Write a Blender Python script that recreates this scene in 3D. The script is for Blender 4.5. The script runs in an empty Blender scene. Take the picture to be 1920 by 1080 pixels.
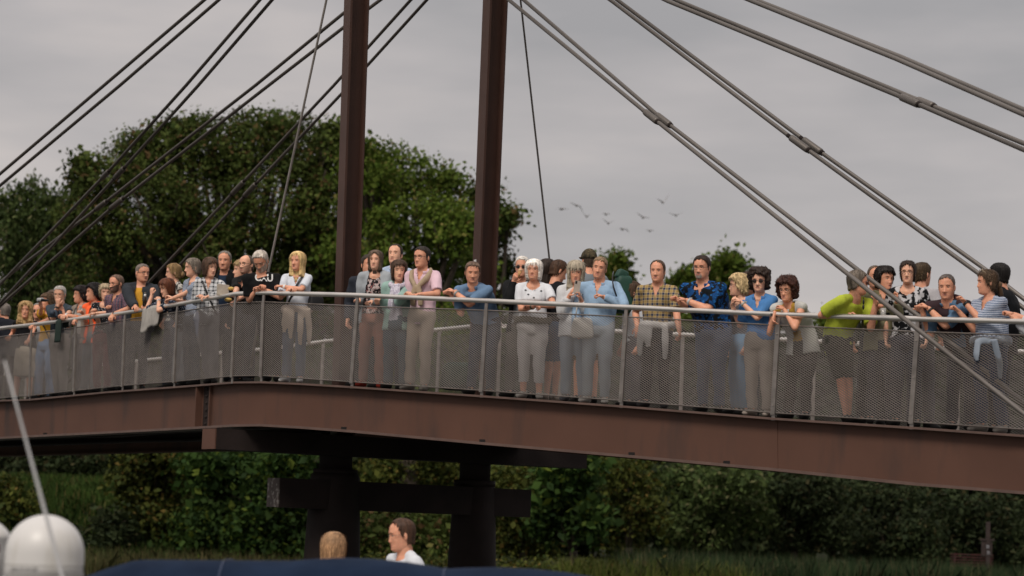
import bpy, bmesh, math, random
import numpy as np
from mathutils import Vector, Matrix, noise
from mathutils.bvhtree import BVHTree
PI = math.pi
R = math.radians
rng = np.random.default_rng(7)
random.seed(7)
S = bpy.context.scene
C = S.collection

# ------------------------------------------------------------------ camera, world, sun, exposure
F = 4533.0
PITCH, ROLL = R(5.92), R(2.0)
CAM = Vector((0, 0, 2.3))
cam_d = bpy.data.cameras.new('camera')
cam = bpy.data.objects.new('camera', cam_d)
C.objects.link(cam)
cam.matrix_world = Matrix.Translation(CAM) @ Matrix.Rotation(R(90) + PITCH, 4, 'X') @ Matrix.Rotation(ROLL, 4, 'Z')
cam_d.sensor_width = 36
cam_d.lens = 36 * F / 1920
cam_d.clip_start = 0.5
cam_d.clip_end = 3000
cam_d.dof.use_dof = True
cam_d.dof.focus_distance = 29.5
cam_d.dof.aperture_fstop = 1.9
S.camera = cam
CR = cam.matrix_world.to_3x3()

def P(px, py, D):
    "a point of the photograph (1920 x 1080) at distance D in front of the camera"
    return CAM + CR @ Vector(((px - 960) / F * D, (540 - py) / F * D, -D))

SUN_EL, SUN_AZ = R(48), R(205)          # azimuth from +Y clockwise: behind the camera, to its left
w = bpy.data.worlds.new('World')
S.world = w
w.use_nodes = True
nt = w.node_tree
N, L = nt.nodes, nt.links
N.clear()
out = N.new('ShaderNodeOutputWorld')
sky = N.new('ShaderNodeTexSky')
sky.sky_type = 'NISHITA'
sky.sun_disc = False
sky.sun_elevation = SUN_EL
sky.sun_rotation = SUN_AZ
bg1 = N.new('ShaderNodeBackground')
bg1.inputs[1].default_value = 0.1
L.new(sky.outputs[0], bg1.inputs[0])
tc = N.new('ShaderNodeTexCoord')
mp = N.new('ShaderNodeMapping')
mp.inputs['Scale'].default_value = (2.0, 2.0, 8)
mp.inputs['Rotation'].default_value = (0, R(-1.5), 0)
L.new(tc.outputs['Generated'], mp.inputs[0])
n1 = N.new('ShaderNodeTexNoise')
n1.inputs['Scale'].default_value = 1.9
n1.inputs['Detail'].default_value = 5
n1.inputs['Roughness'].default_value = 0.5
L.new(mp.outputs[0], n1.inputs[0])
cr = N.new('ShaderNodeValToRGB')
cr.color_ramp.elements[0].position = 0.33
cr.color_ramp.elements[0].color = (0.355, 0.343, 0.345, 1)
cr.color_ramp.elements[1].position = 0.68
cr.color_ramp.elements[1].color = (0.62, 0.56, 0.53, 1)
e = cr.color_ramp.elements.new(0.5)
e.color = (0.47, 0.44, 0.434, 1)
L.new(n1.outputs[0], cr.inputs[0])
sx = N.new('ShaderNodeSeparateXYZ')
L.new(tc.outputs['Generated'], sx.inputs[0])
mr = N.new('ShaderNodeMapRange')            # overcast sky: brighter overhead than at the horizon
mr.inputs[1].default_value = 0.18
mr.inputs[2].default_value = 0.95
mr.inputs[3].default_value = 1.0
mr.inputs[4].default_value = 1.9
L.new(sx.outputs[2], mr.inputs[0])
bg2 = N.new('ShaderNodeBackground')
L.new(cr.outputs[0], bg2.inputs[0])
L.new(mr.outputs[0], bg2.inputs[1])
mx = N.new('ShaderNodeMixShader')
mx.inputs[0].default_value = 0.95
L.new(bg1.outputs[0], mx.inputs[1])
L.new(bg2.outputs[0], mx.inputs[2])
L.new(mx.outputs[0], out.inputs[0])

sd = bpy.data.lights.new('sun', 'SUN')
sd.energy = 2.3
sd.angle = R(20)
sd.color = (1.0, 0.91, 0.80)
sun = bpy.data.objects.new('sun', sd)
C.objects.link(sun)
sdir = Vector((math.sin(SUN_AZ) * math.cos(SUN_EL), math.cos(SUN_AZ) * math.cos(SUN_EL), math.sin(SUN_EL)))
sun.rotation_euler = sdir.to_track_quat('Z', 'Y').to_euler()

S.view_settings.view_transform = 'Standard'
S.view_settings.look = 'None'
S.view_settings.gamma = 1
S.view_settings.exposure = 0.0

# ------------------------------------------------------------------ materials
def srgb(h):
    "hex sRGB to linear"
    if isinstance(h, str):
        h = h.lstrip('#')
        v = [int(h[i:i + 2], 16) / 255 for i in (0, 2, 4)]
        return tuple(x / 12.92 if x < .04045 else ((x + .055) / 1.055) ** 2.4 for x in v)
    return tuple(h)

def nmat(name):
    m = bpy.data.materials.new(name)
    m.use_nodes = True
    b = m.node_tree.nodes['Principled BSDF']
    return m, m.node_tree.nodes, m.node_tree.links, b

MC = {}
def mat(name, col, rough=.6, metal=0, var=.15, vscale=6., bump=0., bscale=30., spec=.4, sss=0, stretch=(1, 1, 1), dirt=None, dscale=2., dstretch=None):
    key = (name, tuple(col) if not isinstance(col, str) else col, rough, metal, var, bump)
    if key in MC: return MC[key]
    m, n, l, b = nmat(name)
    c = srgb(col)
    tc = n.new('ShaderNodeTexCoord')
    mp = n.new('ShaderNodeMapping'); mp.inputs['Scale'].default_value = stretch
    l.new(tc.outputs['Object'], mp.inputs[0])
    no = n.new('ShaderNodeTexNoise'); no.inputs['Scale'].default_value = vscale; no.inputs['Detail'].default_value = 6
    l.new(mp.outputs[0], no.inputs[0])
    r = n.new('ShaderNodeValToRGB')
    r.color_ramp.elements[0].position = .3; r.color_ramp.elements[1].position = .7
    r.color_ramp.elements[0].color = (*[x * (1 - var) for x in c], 1)
    r.color_ramp.elements[1].color = (*[min(1, x * (1 + var)) for x in c], 1)
    l.new(no.outputs[0], r.inputs[0])
    src = r.outputs[0]
    if dirt:
        n2 = n.new('ShaderNodeTexNoise'); n2.inputs['Scale'].default_value = dscale; n2.inputs['Detail'].default_value = 8
        mp2 = n.new('ShaderNodeMapping'); mp2.inputs['Scale'].default_value = dstretch or (1, 1, 1); l.new(tc.outputs['Object'], mp2.inputs[0]); l.new(mp2.outputs[0], n2.inputs[0])
        r2 = n.new('ShaderNodeValToRGB'); r2.color_ramp.elements[0].position = .52; r2.color_ramp.elements[1].position = .72
        l.new(n2.outputs[0], r2.inputs[0])
        mi = n.new('ShaderNodeMix'); mi.data_type = 'RGBA'
        l.new(r2.outputs[0], mi.inputs[0]); l.new(src, mi.inputs[6]); mi.inputs[7].default_value = (*srgb(dirt), 1)
        src = mi.outputs[2]
    l.new(src, b.inputs['Base Color'])
    b.inputs['Roughness'].default_value = rough
    b.inputs['Metallic'].default_value = metal
    b.inputs['Specular IOR Level'].default_value = spec
    if sss:
        b.inputs['Subsurface Weight'].default_value = sss
        b.inputs['Subsurface Radius'].default_value = (.02, .008, .004)
        b.inputs['Subsurface Scale'].default_value = .5
    if bump:
        bn = n.new('ShaderNodeTexNoise'); bn.inputs['Scale'].default_value = bscale; bn.inputs['Detail'].default_value = 5
        l.new(mp.outputs[0], bn.inputs[0])
        bu = n.new('ShaderNodeBump'); bu.inputs['Strength'].default_value = bump; bu.inputs['Distance'].default_value = .02
        l.new(bn.outputs[0], bu.inputs['Height'])
        l.new(bu.outputs[0], b.inputs['Normal'])
    MC[key] = m
    return m

def leafmat(name, c1, c2, c3, f3=.85, trans=.25):
    "foliage: every leaf its own tint between c1 and c2, a share of them c3"
    m, n, l, b = nmat(name)
    g = n.new('ShaderNodeNewGeometry')
    r = n.new('ShaderNodeValToRGB')
    r.color_ramp.elements[0].color = (*srgb(c1), 1)
    r.color_ramp.elements[1].color = (*srgb(c2), 1); r.color_ramp.elements[1].position = f3 - .02
    e = r.color_ramp.elements.new(f3 + .02); e.color = (*srgb(c3), 1)
    l.new(g.outputs['Random Per Island'], r.inputs[0])
    tc = n.new('ShaderNodeTexCoord')
    no = n.new('ShaderNodeTexNoise'); no.inputs['Scale'].default_value = .55; no.inputs['Detail'].default_value = 3
    l.new(tc.outputs['Object'], no.inputs[0])
    mr = n.new('ShaderNodeMapRange'); mr.inputs[1].default_value = .35; mr.inputs[2].default_value = .65
    mr.inputs[3].default_value = .65; mr.inputs[4].default_value = 1.45
    l.new(no.outputs[0], mr.inputs[0])
    hs = n.new('ShaderNodeHueSaturation')
    l.new(mr.outputs[0], hs.inputs['Value']); l.new(r.outputs[0], hs.inputs['Color'])
    l.new(hs.outputs[0], b.inputs['Base Color'])
    b.inputs['Roughness'].default_value = .75
    b.inputs['Specular IOR Level'].default_value = .12
    tr = n.new('ShaderNodeBsdfTranslucent'); l.new(hs.outputs[0], tr.inputs[0])
    mxs = n.new('ShaderNodeMixShader'); mxs.inputs[0].default_value = trans
    l.new(b.outputs[0], mxs.inputs[1]); l.new(tr.outputs[0], mxs.inputs[2])
    l.new(mxs.outputs[0], n['Material Output'].inputs[0])
    return m

# ------------------------------------------------------------------ mesh helpers
class MB:
    "collects closed shapes into one mesh"
    def __init__(s): s.v = []; s.f = []; s.m = []; s.sm = []
    def add(s, vs, fs, mi=0, smooth=True):
        o = len(s.v)
        s.v += [tuple(x) for x in vs]
        s.f += [tuple(i + o for i in f) for f in fs]
        s.m += [mi] * len(fs); s.sm += [smooth] * len(fs)
        return s
    def tube(s, pts, rad, n=8, mi=0, right=None, cap=True, smooth=True):
        "tube through pts; rad = radius or (a, b) per point, a along the right axis"
        pts = [Vector(p) for p in pts]
        k = len(pts)
        if not isinstance(rad, (list, tuple)) : rad = [rad] * k
        rr = [(r, r) if not isinstance(r, (tuple, list)) else r for r in rad]
        vs = []; prev = None
        for i, p in enumerate(pts):
            t = (pts[min(i + 1, k - 1)] - pts[max(i - 1, 0)])
            t = t.normalized() if t.length > 1e-9 else Vector((0, 0, 1))
            ref = Vector(right) if right is not None else (prev if prev is not None else (Vector((0, 0, 1)) if abs(t.z) < .9 else Vector((1, 0, 0))))
            a = (ref - t * ref.dot(t))
            if a.length < 1e-6: a = t.orthogonal()
            a.normalize(); prev = a
            b = t.cross(a)
            for j in range(n):
                th = 2 * PI * j / n
                vs.append(p + a * (math.cos(th) * rr[i][0]) + b * (math.sin(th) * rr[i][1]))
        fs = [(i * n + j, i * n + (j + 1) % n, (i + 1) * n + (j + 1) % n, (i + 1) * n + j) for i in range(k - 1) for j in range(n)]
        if cap: fs += [tuple(range(n - 1, -1, -1)), tuple((k - 1) * n + j for j in range(n))]
        return s.add(vs, fs, mi, smooth)
    def limb(s, a, b, ra, rb, n=10, mi=0, mid=None):
        "round-ended tapered limb"
        a = Vector(a); b = Vector(b); d = (b - a)
        if d.length < 1e-5: return s
        d.normalize()
        pts = [a - d * ra * .95, a - d * ra * .6, a]; rr = [ra * .3, ra * .8, ra]
        if mid: pts.append(a.lerp(b, mid[0])); rr.append(mid[1])
        pts += [b, b + d * rb * .6, b + d * rb * .95]; rr += [rb, rb * .8, rb * .3]
        return s.tube(pts, rr, n, mi)
    def ell(s, c, r, mi=0, nu=14, nv=9, rot=None):
        c = Vector(c); vs = []; M = rot if rot is not None else Matrix.Identity(3)
        for i in range(1, nv):
            ph = PI * i / nv
            for j in range(nu):
                th = 2 * PI * j / nu
                vs.append(c + M @ Vector((r[0] * math.sin(ph) * math.cos(th), r[1] * math.sin(ph) * math.sin(th), r[2] * math.cos(ph))))
        vs += [c + M @ Vector((0, 0, r[2])), c - M @ Vector((0, 0, r[2]))]
        q = nu * (nv - 1)
        fs = [(i * nu + j, (i + 1) * nu + j, (i + 1) * nu + (j + 1) % nu, i * nu + (j + 1) % nu) for i in range(nv - 2) for j in range(nu)]
        fs += [(q, j, (j + 1) % nu) for j in range(nu)]
        fs += [(q + 1, (nv - 2) * nu + (j + 1) % nu, (nv - 2) * nu + j) for j in range(nu)]
        return s.add(vs, fs, mi)
    def hexa(s, p, mi=0):
        "p: 8 corners, 0-3 bottom loop, 4-7 top loop"
        return s.add(p, [(3, 2, 1, 0), (4, 5, 6, 7), (0, 1, 5, 4), (1, 2, 6, 5), (2, 3, 7, 6), (3, 0, 4, 7)], mi, False)
    def box(s, c, sz, rot=None, mi=0):
        M = rot if rot is not None else Matrix.Identity(3)
        c = Vector(c); x, y, z = [k / 2 for k in sz]
        return s.hexa([c + M @ Vector(q) for q in ((-x, -y, -z), (x, -y, -z), (x, y, -z), (-x, y, -z), (-x, -y, z), (x, -y, z), (x, y, z), (-x, y, z))], mi)
    def build(s, name, mats, parent=None, inv=None, link=True):
        me = bpy.data.meshes.new(name)
        vs = s.v if inv is None else [inv @ Vector(v) for v in s.v]
        me.from_pydata([tuple(v) for v in vs], [], s.f)
        if not isinstance(mats, (list, tuple)): mats = [mats]
        for m in mats: me.materials.append(m)
        me.polygons.foreach_set('material_index', s.m)
        me.polygons.foreach_set('use_smooth', s.sm)
        me.update()
        bm = bmesh.new(); bm.from_mesh(me); bmesh.ops.recalc_face_normals(bm, faces=bm.faces); bm.to_mesh(me); bm.free()
        o = bpy.data.objects.new(name, me)
        C.objects.link(o)
        if parent: o.parent = parent
        return o

def tag(o, label=None, cat=None, group=None, kind=None):
    if label: o['label'] = label
    if cat: o['category'] = cat
    if group: o['group'] = group
    if kind: o['kind'] = kind
    return o

def thing(name, loc, label, cat, group=None, M=None):
    o = bpy.data.objects.new(name, None)
    o.empty_display_size = .2
    C.objects.link(o)
    o.matrix_world = M if M is not None else Matrix.Translation(loc)
    return tag(o, label, cat, group)

def sheet(name, vs, fs, m, kind='structure', label=None, cat=None):
    b = MB(); b.add(vs, fs, 0, True)
    o = b.build(name, m)
    return tag(o, label, cat, None, kind)
# ------------------------------------------------------------------ ground, water
def gz(x, y):
    "height of the land"
    def sm(a, b, v):
        t = min(1, max(0, (v - a) / (b - a))); return t * t * (3 - 2 * t)
    z = -1.6 + 2.3 * sm(63, 71, y) + .9 * sm(74, 110, y)
    z += (2.6 * sm(-7, -13, x)) * sm(74, 88, y)
    z += .25 * noise.noise(Vector((x * .15, y * .15, 0))) * sm(66, 72, y)
    z += 5.5 * sm(122, 150, y)
    if y < 1: z = max(z, -1.6 + 2.1 * sm(1, -4, y))
    return z
xs = [-900, -400, -160, -80] + [x * 1.5 for x in range(-30, 31)] + [80, 160, 400, 900]
ys = [-900, -200, -30, -8, -4, -2, 0, 2, 20, 40, 55, 60] + [62 + k * 1.5 for k in range(40)] + [140, 200, 400, 900, 1800]
vs = [(x, y, gz(x, y)) for y in ys for x in xs]
nx = len(xs)
fs = [(j * nx + i, j * nx + i + 1, (j + 1) * nx + i + 1, (j + 1) * nx + i) for j in range(len(ys) - 1) for i in range(nx - 1)]
sheet('ground', vs, fs, mat('bank_earth', (.035, .045, .016), .95, var=.5, vscale=1.2, bump=.5, bscale=6, spec=.1, dirt=(.05, .035, .02), dscale=.8), label='earth and grass of the far river bank')
wm, n, l, b = nmat('river_water')
b.inputs['Base Color'].default_value = (.012, .018, .014, 1)
b.inputs['Roughness'].default_value = .06
no = n.new('ShaderNodeTexNoise'); no.inputs['Scale'].default_value = 1.4; no.inputs['Detail'].default_value = 4
tcn = n.new('ShaderNodeTexCoord'); l.new(tcn.outputs['Object'], no.inputs[0])
bu = n.new('ShaderNodeBump'); bu.inputs['Strength'].default_value = .35; bu.inputs['Distance'].default_value = .2
l.new(no.outputs[0], bu.inputs['Height']); l.new(bu.outputs[0], b.inputs['Normal'])
sheet('water', [(-900, -4, 0), (900, -4, 0), (900, 72, 0), (-900, 72, 0)], [(0, 1, 2, 3)], wm, label='dark river water under the bridge')

# ------------------------------------------------------------------ foliage
def fast_mesh(name, V, nv, m, parent=None):
    "V: (n*nv, 3) array of nv-gons"
    me = bpy.data.meshes.new(name)
    n = len(V) // nv
    me.vertices.add(len(V)); me.vertices.foreach_set('co', V.astype(np.float32).ravel())
    me.loops.add(len(V)); me.loops.foreach_set('vertex_index', np.arange(len(V), dtype=np.int32))
    me.polygons.add(n)
    me.polygons.foreach_set('loop_start', np.arange(0, len(V), nv, dtype=np.int32))
    me.polygons.foreach_set('loop_total', np.full(n, nv, dtype=np.int32))
    me.materials.append(m)
    me.update(calc_edges=True)
    o = bpy.data.objects.new(name, me); C.objects.link(o)
    if parent: o.parent = parent
    return o

def unit(a): return a / (np.linalg.norm(a, axis=1, keepdims=True) + 1e-9)

def leaves(lobes, dens, size, clump=.40, long=1.5, droop=0., flat=.75):
    "lobes: (centre, (rx, ry, rz)); leaf quads gathered in twig clumps spread through each lobe"
    out = []
    for c, r in lobes:
        c = np.array(c, float); r = np.array(r, float)
        area = 4 * PI * (r[0] * r[1] + r[0] * r[2] + r[1] * r[2]) / 3
        ncl = max(6, int(area * dens / 38 / (clump * clump * 4)))
        d = unit(rng.normal(size=(ncl, 3)))
        rad = rng.uniform(.35, 1.06, size=(ncl, 1)) ** .6
        lump = 1 + .16 * np.sin(d[:, :1] * 5 + c[0]) * np.cos(d[:, 2:] * 6 + c[2])
        cc = c + d * r * rad * lump
        per = int(38 * clump * clump * 4)
        p = np.repeat(cc, per, 0); dd = np.repeat(d, per, 0)
        off = rng.normal(size=p.shape) * clump * np.array([.55, .55, .42])
        off[:, 2] -= droop * np.abs(off[:, 0]) * 2
        p = p + off
        nrm = unit(dd * .5 + rng.normal(size=p.shape) * flat + np.array([0, 0, .35]))
        a = unit(np.cross(nrm, rng.normal(size=p.shape)))
        if droop: a = unit(a * .4 + np.array([0, 0, -1.]))
        bb = unit(np.cross(nrm, a))
        s = size * rng.uniform(.55, 1.25, size=(len(p), 1))
        la = a * s * long * .5; lb = bb * s * .5
        q = np.stack([p - la, p - la * .1 + lb, p + la, p - la * .1 - lb], 1)
        out.append(q.reshape(-1, 3))
    return np.concatenate(out)

bark = mat('bark', (.05, .038, .028), .9, var=.4, vscale=5, bump=.6, bscale=14, stretch=(1, 1, .25))
def tree(name, cat, label, base, lobes, lm, dens, size, trunk=.35, group=None, fill=9, sprout=0, **kw):
    "lobes given as world (centre, radii)"
    b = Vector(base)
    if sprout:
        lobes = lobes + [(Vector(c) + Vector((math.cos(a_) * r[0], random.uniform(-.3, .3) * r[1], math.sin(a_) * r[2])) * random.uniform(.7, .9), tuple(q * random.uniform(.2, .34) for q in r)) for c, r in lobes for a_ in [random.uniform(-.1, PI + .1) for _ in range(sprout)]]
    t = thing(name, b, label, cat, group)
    inv = Matrix.Translation(-b)
    V = leaves([(inv @ Vector(c), r) for c, r in lobes], dens * 3.1, size * .54, **kw)
    if fill: V = np.concatenate([V, leaves([(inv @ Vector(c), tuple(q * .72 for q in r)) for c, r in lobes], fill * 1.3, size * .95, clump=.6)])
    fast_mesh('crown', V, 4, lm, t)
    m = MB()
    top = max(lobes, key=lambda q: q[0][2])[0]; top = Vector(top)
    mean = sum((Vector(c) for c, r in lobes), Vector()) / len(lobes)
    k = Vector((b.x * .6 + mean.x * .4, b.y, b.z + (mean.z - b.z) * .45))
    m.tube([b - Vector((0, 0, .4)), b.lerp(k, .5) + Vector((.1, 0, 0)), k], [trunk * 1.25, trunk, trunk * .75], 9)
    for c, r in lobes:
        c = Vector(c)
        mid = k.lerp(c, .5) + Vector((random.uniform(-.3, .3), random.uniform(-.3, .3), random.uniform(-.1, .5)))
        m.tube([k, mid, c, c + (c - k).normalized() * max(r) * .5], [trunk * .55, trunk * .35, trunk * .18, trunk * .05], 6)
        for q in range(4):
            e2 = c + Vector((random.uniform(-1, 1) * r[0], random.uniform(-1, 1) * r[1], random.uniform(-.5, 1) * r[2])) * .8
            m.tube([mid.lerp(c, .6), e2], [trunk * .14, trunk * .04], 5)
    m.build('trunk', bark, t, inv)
    return t

def px_lobes(spec, D, depth=.8, jit=1.5):
    "lobes from (x, y, rx, ry) in photograph pixels at distance D, given real depth"
    out = []
    for i, q in enumerate(spec):
        x, y, rx, ry = q
        d = D + (random.uniform(-jit, jit))
        c = P(x, y, d)
        out.append((c, (rx * d / F, (rx + ry) / 2 * depth * d / F, ry * d / F)))
    return out

g_dark = leafmat('oak_leaves', (.028, .046, .010), (.080, .104, .024), (.11, .070, .030), .9)
g_mid = leafmat('ash_leaves', (.042, .075, .010), (.110, .150, .024), (.15, .13, .04), .93)
g_willow = leafmat('birch_leaves', (.026, .044, .013), (.068, .095, .028), (.11, .11, .05), .92)
g_yel = leafmat('yellowing_leaves', (.020, .034, .008), (.076, .084, .016), (.11, .078, .020), .92)
g_map = leafmat('maple_leaves', (.012, .030, .007), (.038, .070, .014), (.09, .12, .018), .93)
g_deep = leafmat('alder_leaves', (.012, .020, .008), (.034, .046, .018), (.05, .045, .02), .93)
TG = 'trees standing beyond the bridge'
def gbase(px, D):
    p = P(px, 1050, D); return (p.x, p.y, gz(p.x, p.y))

tree('broadleaf_tree', 'tree', 'largest dark tree behind the left pylon with brownish leaf clumps', gbase(430, 92),
     px_lobes([(400, 270, 75, 62), (475, 262, 70, 60), (550, 275, 75, 62), (620, 305, 70, 65), (320, 290, 70, 58), (250, 310, 62, 55), (190, 345, 55, 55), (165, 410, 60, 70),
               (270, 400, 95, 85), (390, 380, 110, 100), (510, 380, 110, 100), (610, 400, 90, 95), (200, 500, 85, 80), (310, 510, 100, 90), (430, 510, 110, 90), (560, 510, 110, 90),
               (650, 500, 75, 90), (250, 620, 110, 90), (420, 640, 120, 90), (580, 640, 110, 90), (350, 740, 120, 90), (520, 750, 120, 90)], 92, .8, 2.5), g_dark, 46, .20, .55, sprout=1)
tree('broadleaf_tree', 'tree', 'bright green rounded tree between the two pylons', gbase(760, 87),
     px_lobes([(690, 315, 55, 48), (755, 325, 62, 52), (815, 365, 52, 52), (700, 390, 65, 65), (780, 410, 75, 60), (845, 430, 50, 55), (690, 480, 70, 65), (770, 505, 85, 65),
               (850, 520, 60, 60), (740, 600, 90, 70), (830, 620, 80, 70), (780, 700, 100, 80)], 87, .8, 1.5), g_mid, 52, .18, .4, sprout=1)
tree('broadleaf_tree', 'tree', 'shaded tree with a ragged crown behind the right pylon', gbase(890, 96),
     px_lobes([(895, 392, 38, 40), (872, 440, 34, 40), (935, 415, 28, 26), (905, 460, 50, 40), (905, 530, 52, 50), (925, 600, 45, 55), (880, 640, 70, 70), (860, 720, 80, 70)], 96, .8, 1.), g_dark, 36, .18, .32, sprout=1)
tree('birch_tree', 'tree', 'loose drooping birch at the far left edge below the cables', gbase(45, 98),
     px_lobes([(60, 372, 30, 48), (88, 408, 30, 40), (112, 392, 30, 45), (128, 430, 35, 50), (20, 385, 26, 40), (30, 420, 38, 40), (62, 460, 60, 50), (8, 470, 40, 50), (100, 480, 45, 60), (40, 560, 75, 70), (120, 570, 70, 70),
               (20, 650, 80, 80), (130, 680, 90, 80), (60, 760, 100, 80)], 98, .8, 1.), g_willow, 36, .17, .3, droop=.5, long=2.)
tree('slender_tree', 'tree', 'pair of thin leafy tops behind the man in the pale blue hoodie', gbase(1155, 120),
     px_lobes([(1143, 510, 8, 22), (1155, 495, 7, 14), (1160, 525, 10, 26), (1150, 570, 20, 40), (1155, 650, 40, 60)], 120, .8, .3), g_mid, 26, .2, .15, clump=.3, fill=2, sprout=1)
tree('poplar_tree', 'tree', 'small green tree behind the man in the blue patterned shirt', gbase(1345, 115),
     px_lobes([(1355, 505, 26, 26), (1382, 510, 14, 30), (1325, 525, 25, 24), (1290, 532, 22, 20), (1270, 550, 12, 18), (1345, 560, 50, 40), (1300, 590, 50, 45), (1330, 660, 70, 60)], 115, .8, .5), g_mid, 26, .19, .2, clump=.3, fill=3, sprout=1)
tree('low_tree', 'tree', 'low rounded treetop showing just over the handrail right of centre', gbase(1560, 118),
     px_lobes([(1545, 612, 22, 16), (1575, 616, 24, 16), (1560, 650, 45, 40)], 118, .8, .3), g_mid, 26, .19, .2, clump=.3, fill=3, sprout=1)

SG = 'shrubs and small trees on the far bank under the bridge'
def shrub(label, px, D, spec, lm, dens=44, size=.2, name='riverside_shrub', cat='shrub', **kw):
    return tree(name, cat, label, gbase(px, D), px_lobes(spec, D, 1., 1.), lm, dens, size, .16, SG, **kw)
shrub('yellow brown leafy shrub beside the grassy slope at left', 290, 80, [(270, 850, 52, 40), (330, 855, 45, 42), (255, 905, 42, 42), (310, 915, 58, 48), (285, 970, 52, 45), (340, 985, 45, 42)], g_yel, size=.2)
shrub('dark green shrub left of the left pier under the beam', 430, 77, [(390, 870, 50, 45), (450, 880, 52, 50), (410, 940, 55, 48), (380, 1000, 60, 42), (465, 1000, 60, 45), (500, 900, 40, 45)], g_map, 34, .24)
shrub('broad leaved bush directly behind the left pier', 560, 76, [(540, 870, 50, 45), (590, 960, 55, 52), (520, 960, 48, 45), (550, 1020, 65, 40)], g_map, 34, .24)
shrub('yellow green tree crown seen between the two piers above the crossbeam', 770, 88, [(720, 885, 60, 38), (790, 880, 62, 38), (850, 890, 50, 38), (760, 940, 90, 50)], g_yel, 44, .2)
shrub('dark bush between the two piers behind the man in white', 740, 78, [(690, 1000, 52, 48), (750, 1000, 55, 50), (810, 1000, 52, 52), (700, 1045, 60, 35), (800, 1050, 60, 35)], g_dark, 44, .2)
shrub('ochre brown bush just right of the right pier', 980, 80, [(950, 900, 42, 40), (985, 945, 45, 45), (960, 1000, 48, 40), (1010, 1010, 45, 38)], g_yel, 44, .2)
shrub('vivid green large leaved maple right of the piers', 1080, 74, [(1045, 900, 38, 40), (1085, 885, 40, 35), (1070, 940, 45, 42), (1040, 980, 42, 40), (1105, 975, 35, 40)], g_map, 32, .26, name='young_maple', cat='tree')
shrub('tall yellowish bush under the girder right of the maple', 1180, 80, [(1165, 880, 40, 38), (1200, 910, 34, 42), (1160, 940, 45, 45), (1205, 965, 35, 40), (1160, 1000, 45, 40)], g_yel, 46, .18)
shrub('dull green willow under the middle of the right girder', 1320, 84, [(1290, 900, 62, 42), (1360, 905, 62, 45), (1330, 960, 75, 45), (1400, 960, 50, 50), (1300, 1000, 60, 40)], g_willow, 36, .18, name='riverside_willow', cat='tree', long=2.2)
shrub('dark willow behind the reeds right of the dull green willow', 1480, 86, [(1450, 915, 55, 45), (1520, 920, 60, 48), (1490, 985, 75, 50), (1560, 985, 55, 45)], g_deep, 38, .18, name='riverside_willow', cat='tree', long=2.2)
shrub('dark willow left of the red navigation sign', 1660, 88, [(1620, 940, 60, 48), (1690, 950, 62, 48), (1650, 1005, 75, 45), (1720, 1010, 55, 42)], g_deep, 38, .18, name='riverside_willow', cat='tree', long=2.2)
shrub('dark tree filling the bottom right corner behind the sign', 1850, 90, [(1800, 960, 60, 42), (1870, 970, 65, 48), (1830, 1020, 70, 45), (1900, 1030, 60, 45)], g_deep, 38, .18, name='riverside_willow', cat='tree', long=2.2)
shrub('dark thicket at the far left under the girder', 40, 92, [(20, 860, 50, 40), (80, 870, 50, 40), (150, 860, 55, 36), (30, 915, 50, 36)], g_deep, 34, .2)
shrub('small bush on the slope at the left edge', 20, 80, [(15, 925, 42, 22), (35, 945, 30, 20)], g_yel, 44, .18)
shrub('dark bush between the grassy slope and the blue cover', 220, 78, [(215, 985, 32, 30), (200, 1030, 40, 30), (245, 1035, 42, 34)], g_deep, 42, .2)

# deep wood behind everything, one mass
lob = []
for k in range(40):
    x = -26 + k * 1.5; y = 104 + (k * 7 % 11)
    lob.append(((x, y, gz(x, y) + 2.6), (2.6, 2.4, 3.2)))
for k in range(30):
    x = -1 + k * .95; y = 112 + (k * 5 % 6)
    p_ = P(960 + x * F / y, 668 + 20 * math.sin(k * 1.7), y)
    lob.append(((p_.x, y, p_.z), (2.0, 1.8, 1.5)))
    lob.append(((p_.x, y, p_.z - 2.4), (2.2, 1.8, 2.2))); lob.append(((p_.x, y, p_.z - 5.2), (2.2, 1.8, 2.2)))
for k in range(20):
    x = -22 + k * 1.35; y = 106 + (k * 5 % 7)
    if x < 0.5: lob.append(((x, y, gz(x, y) + 7.5), (3.0, 2.5, 3.4)))
for k in range(12): lob.append(((-28 + k * 1.6, 99, gz(-28 + k * 1.6, 99) + .6), (1.6, 1.4, 1.7)))
for k in range(16): lob.append(((28 + k * 4, 122 + k % 3 * 3, 7.5), (4, 3, 5))); lob.append(((-32 - k * 4, 118 + k % 3 * 3, 8), (4, 3, 6)))
o = fast_mesh('woodland', leaves(lob, 20, .34, clump=.7), 4, g_deep)
tag(o, 'dark woodland reading as one mass behind the nearer trees', 'woodland', None, 'stuff')

# grass and reeds
def blades(n, xr, yr, h, wdt, lean=.25, mask=None, seed=0):
    r = np.random.default_rng(seed)
    x = r.uniform(*xr, n); y = r.uniform(*yr, n)
    if mask is not None:
        k = mask(x, y); x = x[k]; y = y[k]; n = len(x)
    z = np.array([gz(a, b) for a, b in zip(x, y)]) - .05
    hh = h * r.uniform(.5, 1.2, n)
    a = r.uniform(0, 2 * PI, n); ln = r.normal(0, lean, n)
    dx = np.cos(a); dy = np.sin(a)
    p0 = np.stack([x, y, z], 1)
    s = np.stack([dx, dy, 0 * dx], 1) * (wdt * .5)
    m_ = p0 + np.stack([dy * ln * hh * .3, dx * ln * hh * .3, hh * .55], 1)
    t_ = p0 + np.stack([dy * ln * hh, dx * ln * hh, hh * (1 - .15 * np.abs(ln))], 1)
    q = np.stack([p0 - s, p0 + s, m_ + s * .9, t_, m_ - s * .9], 1)
    return q.reshape(-1, 3)
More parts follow.
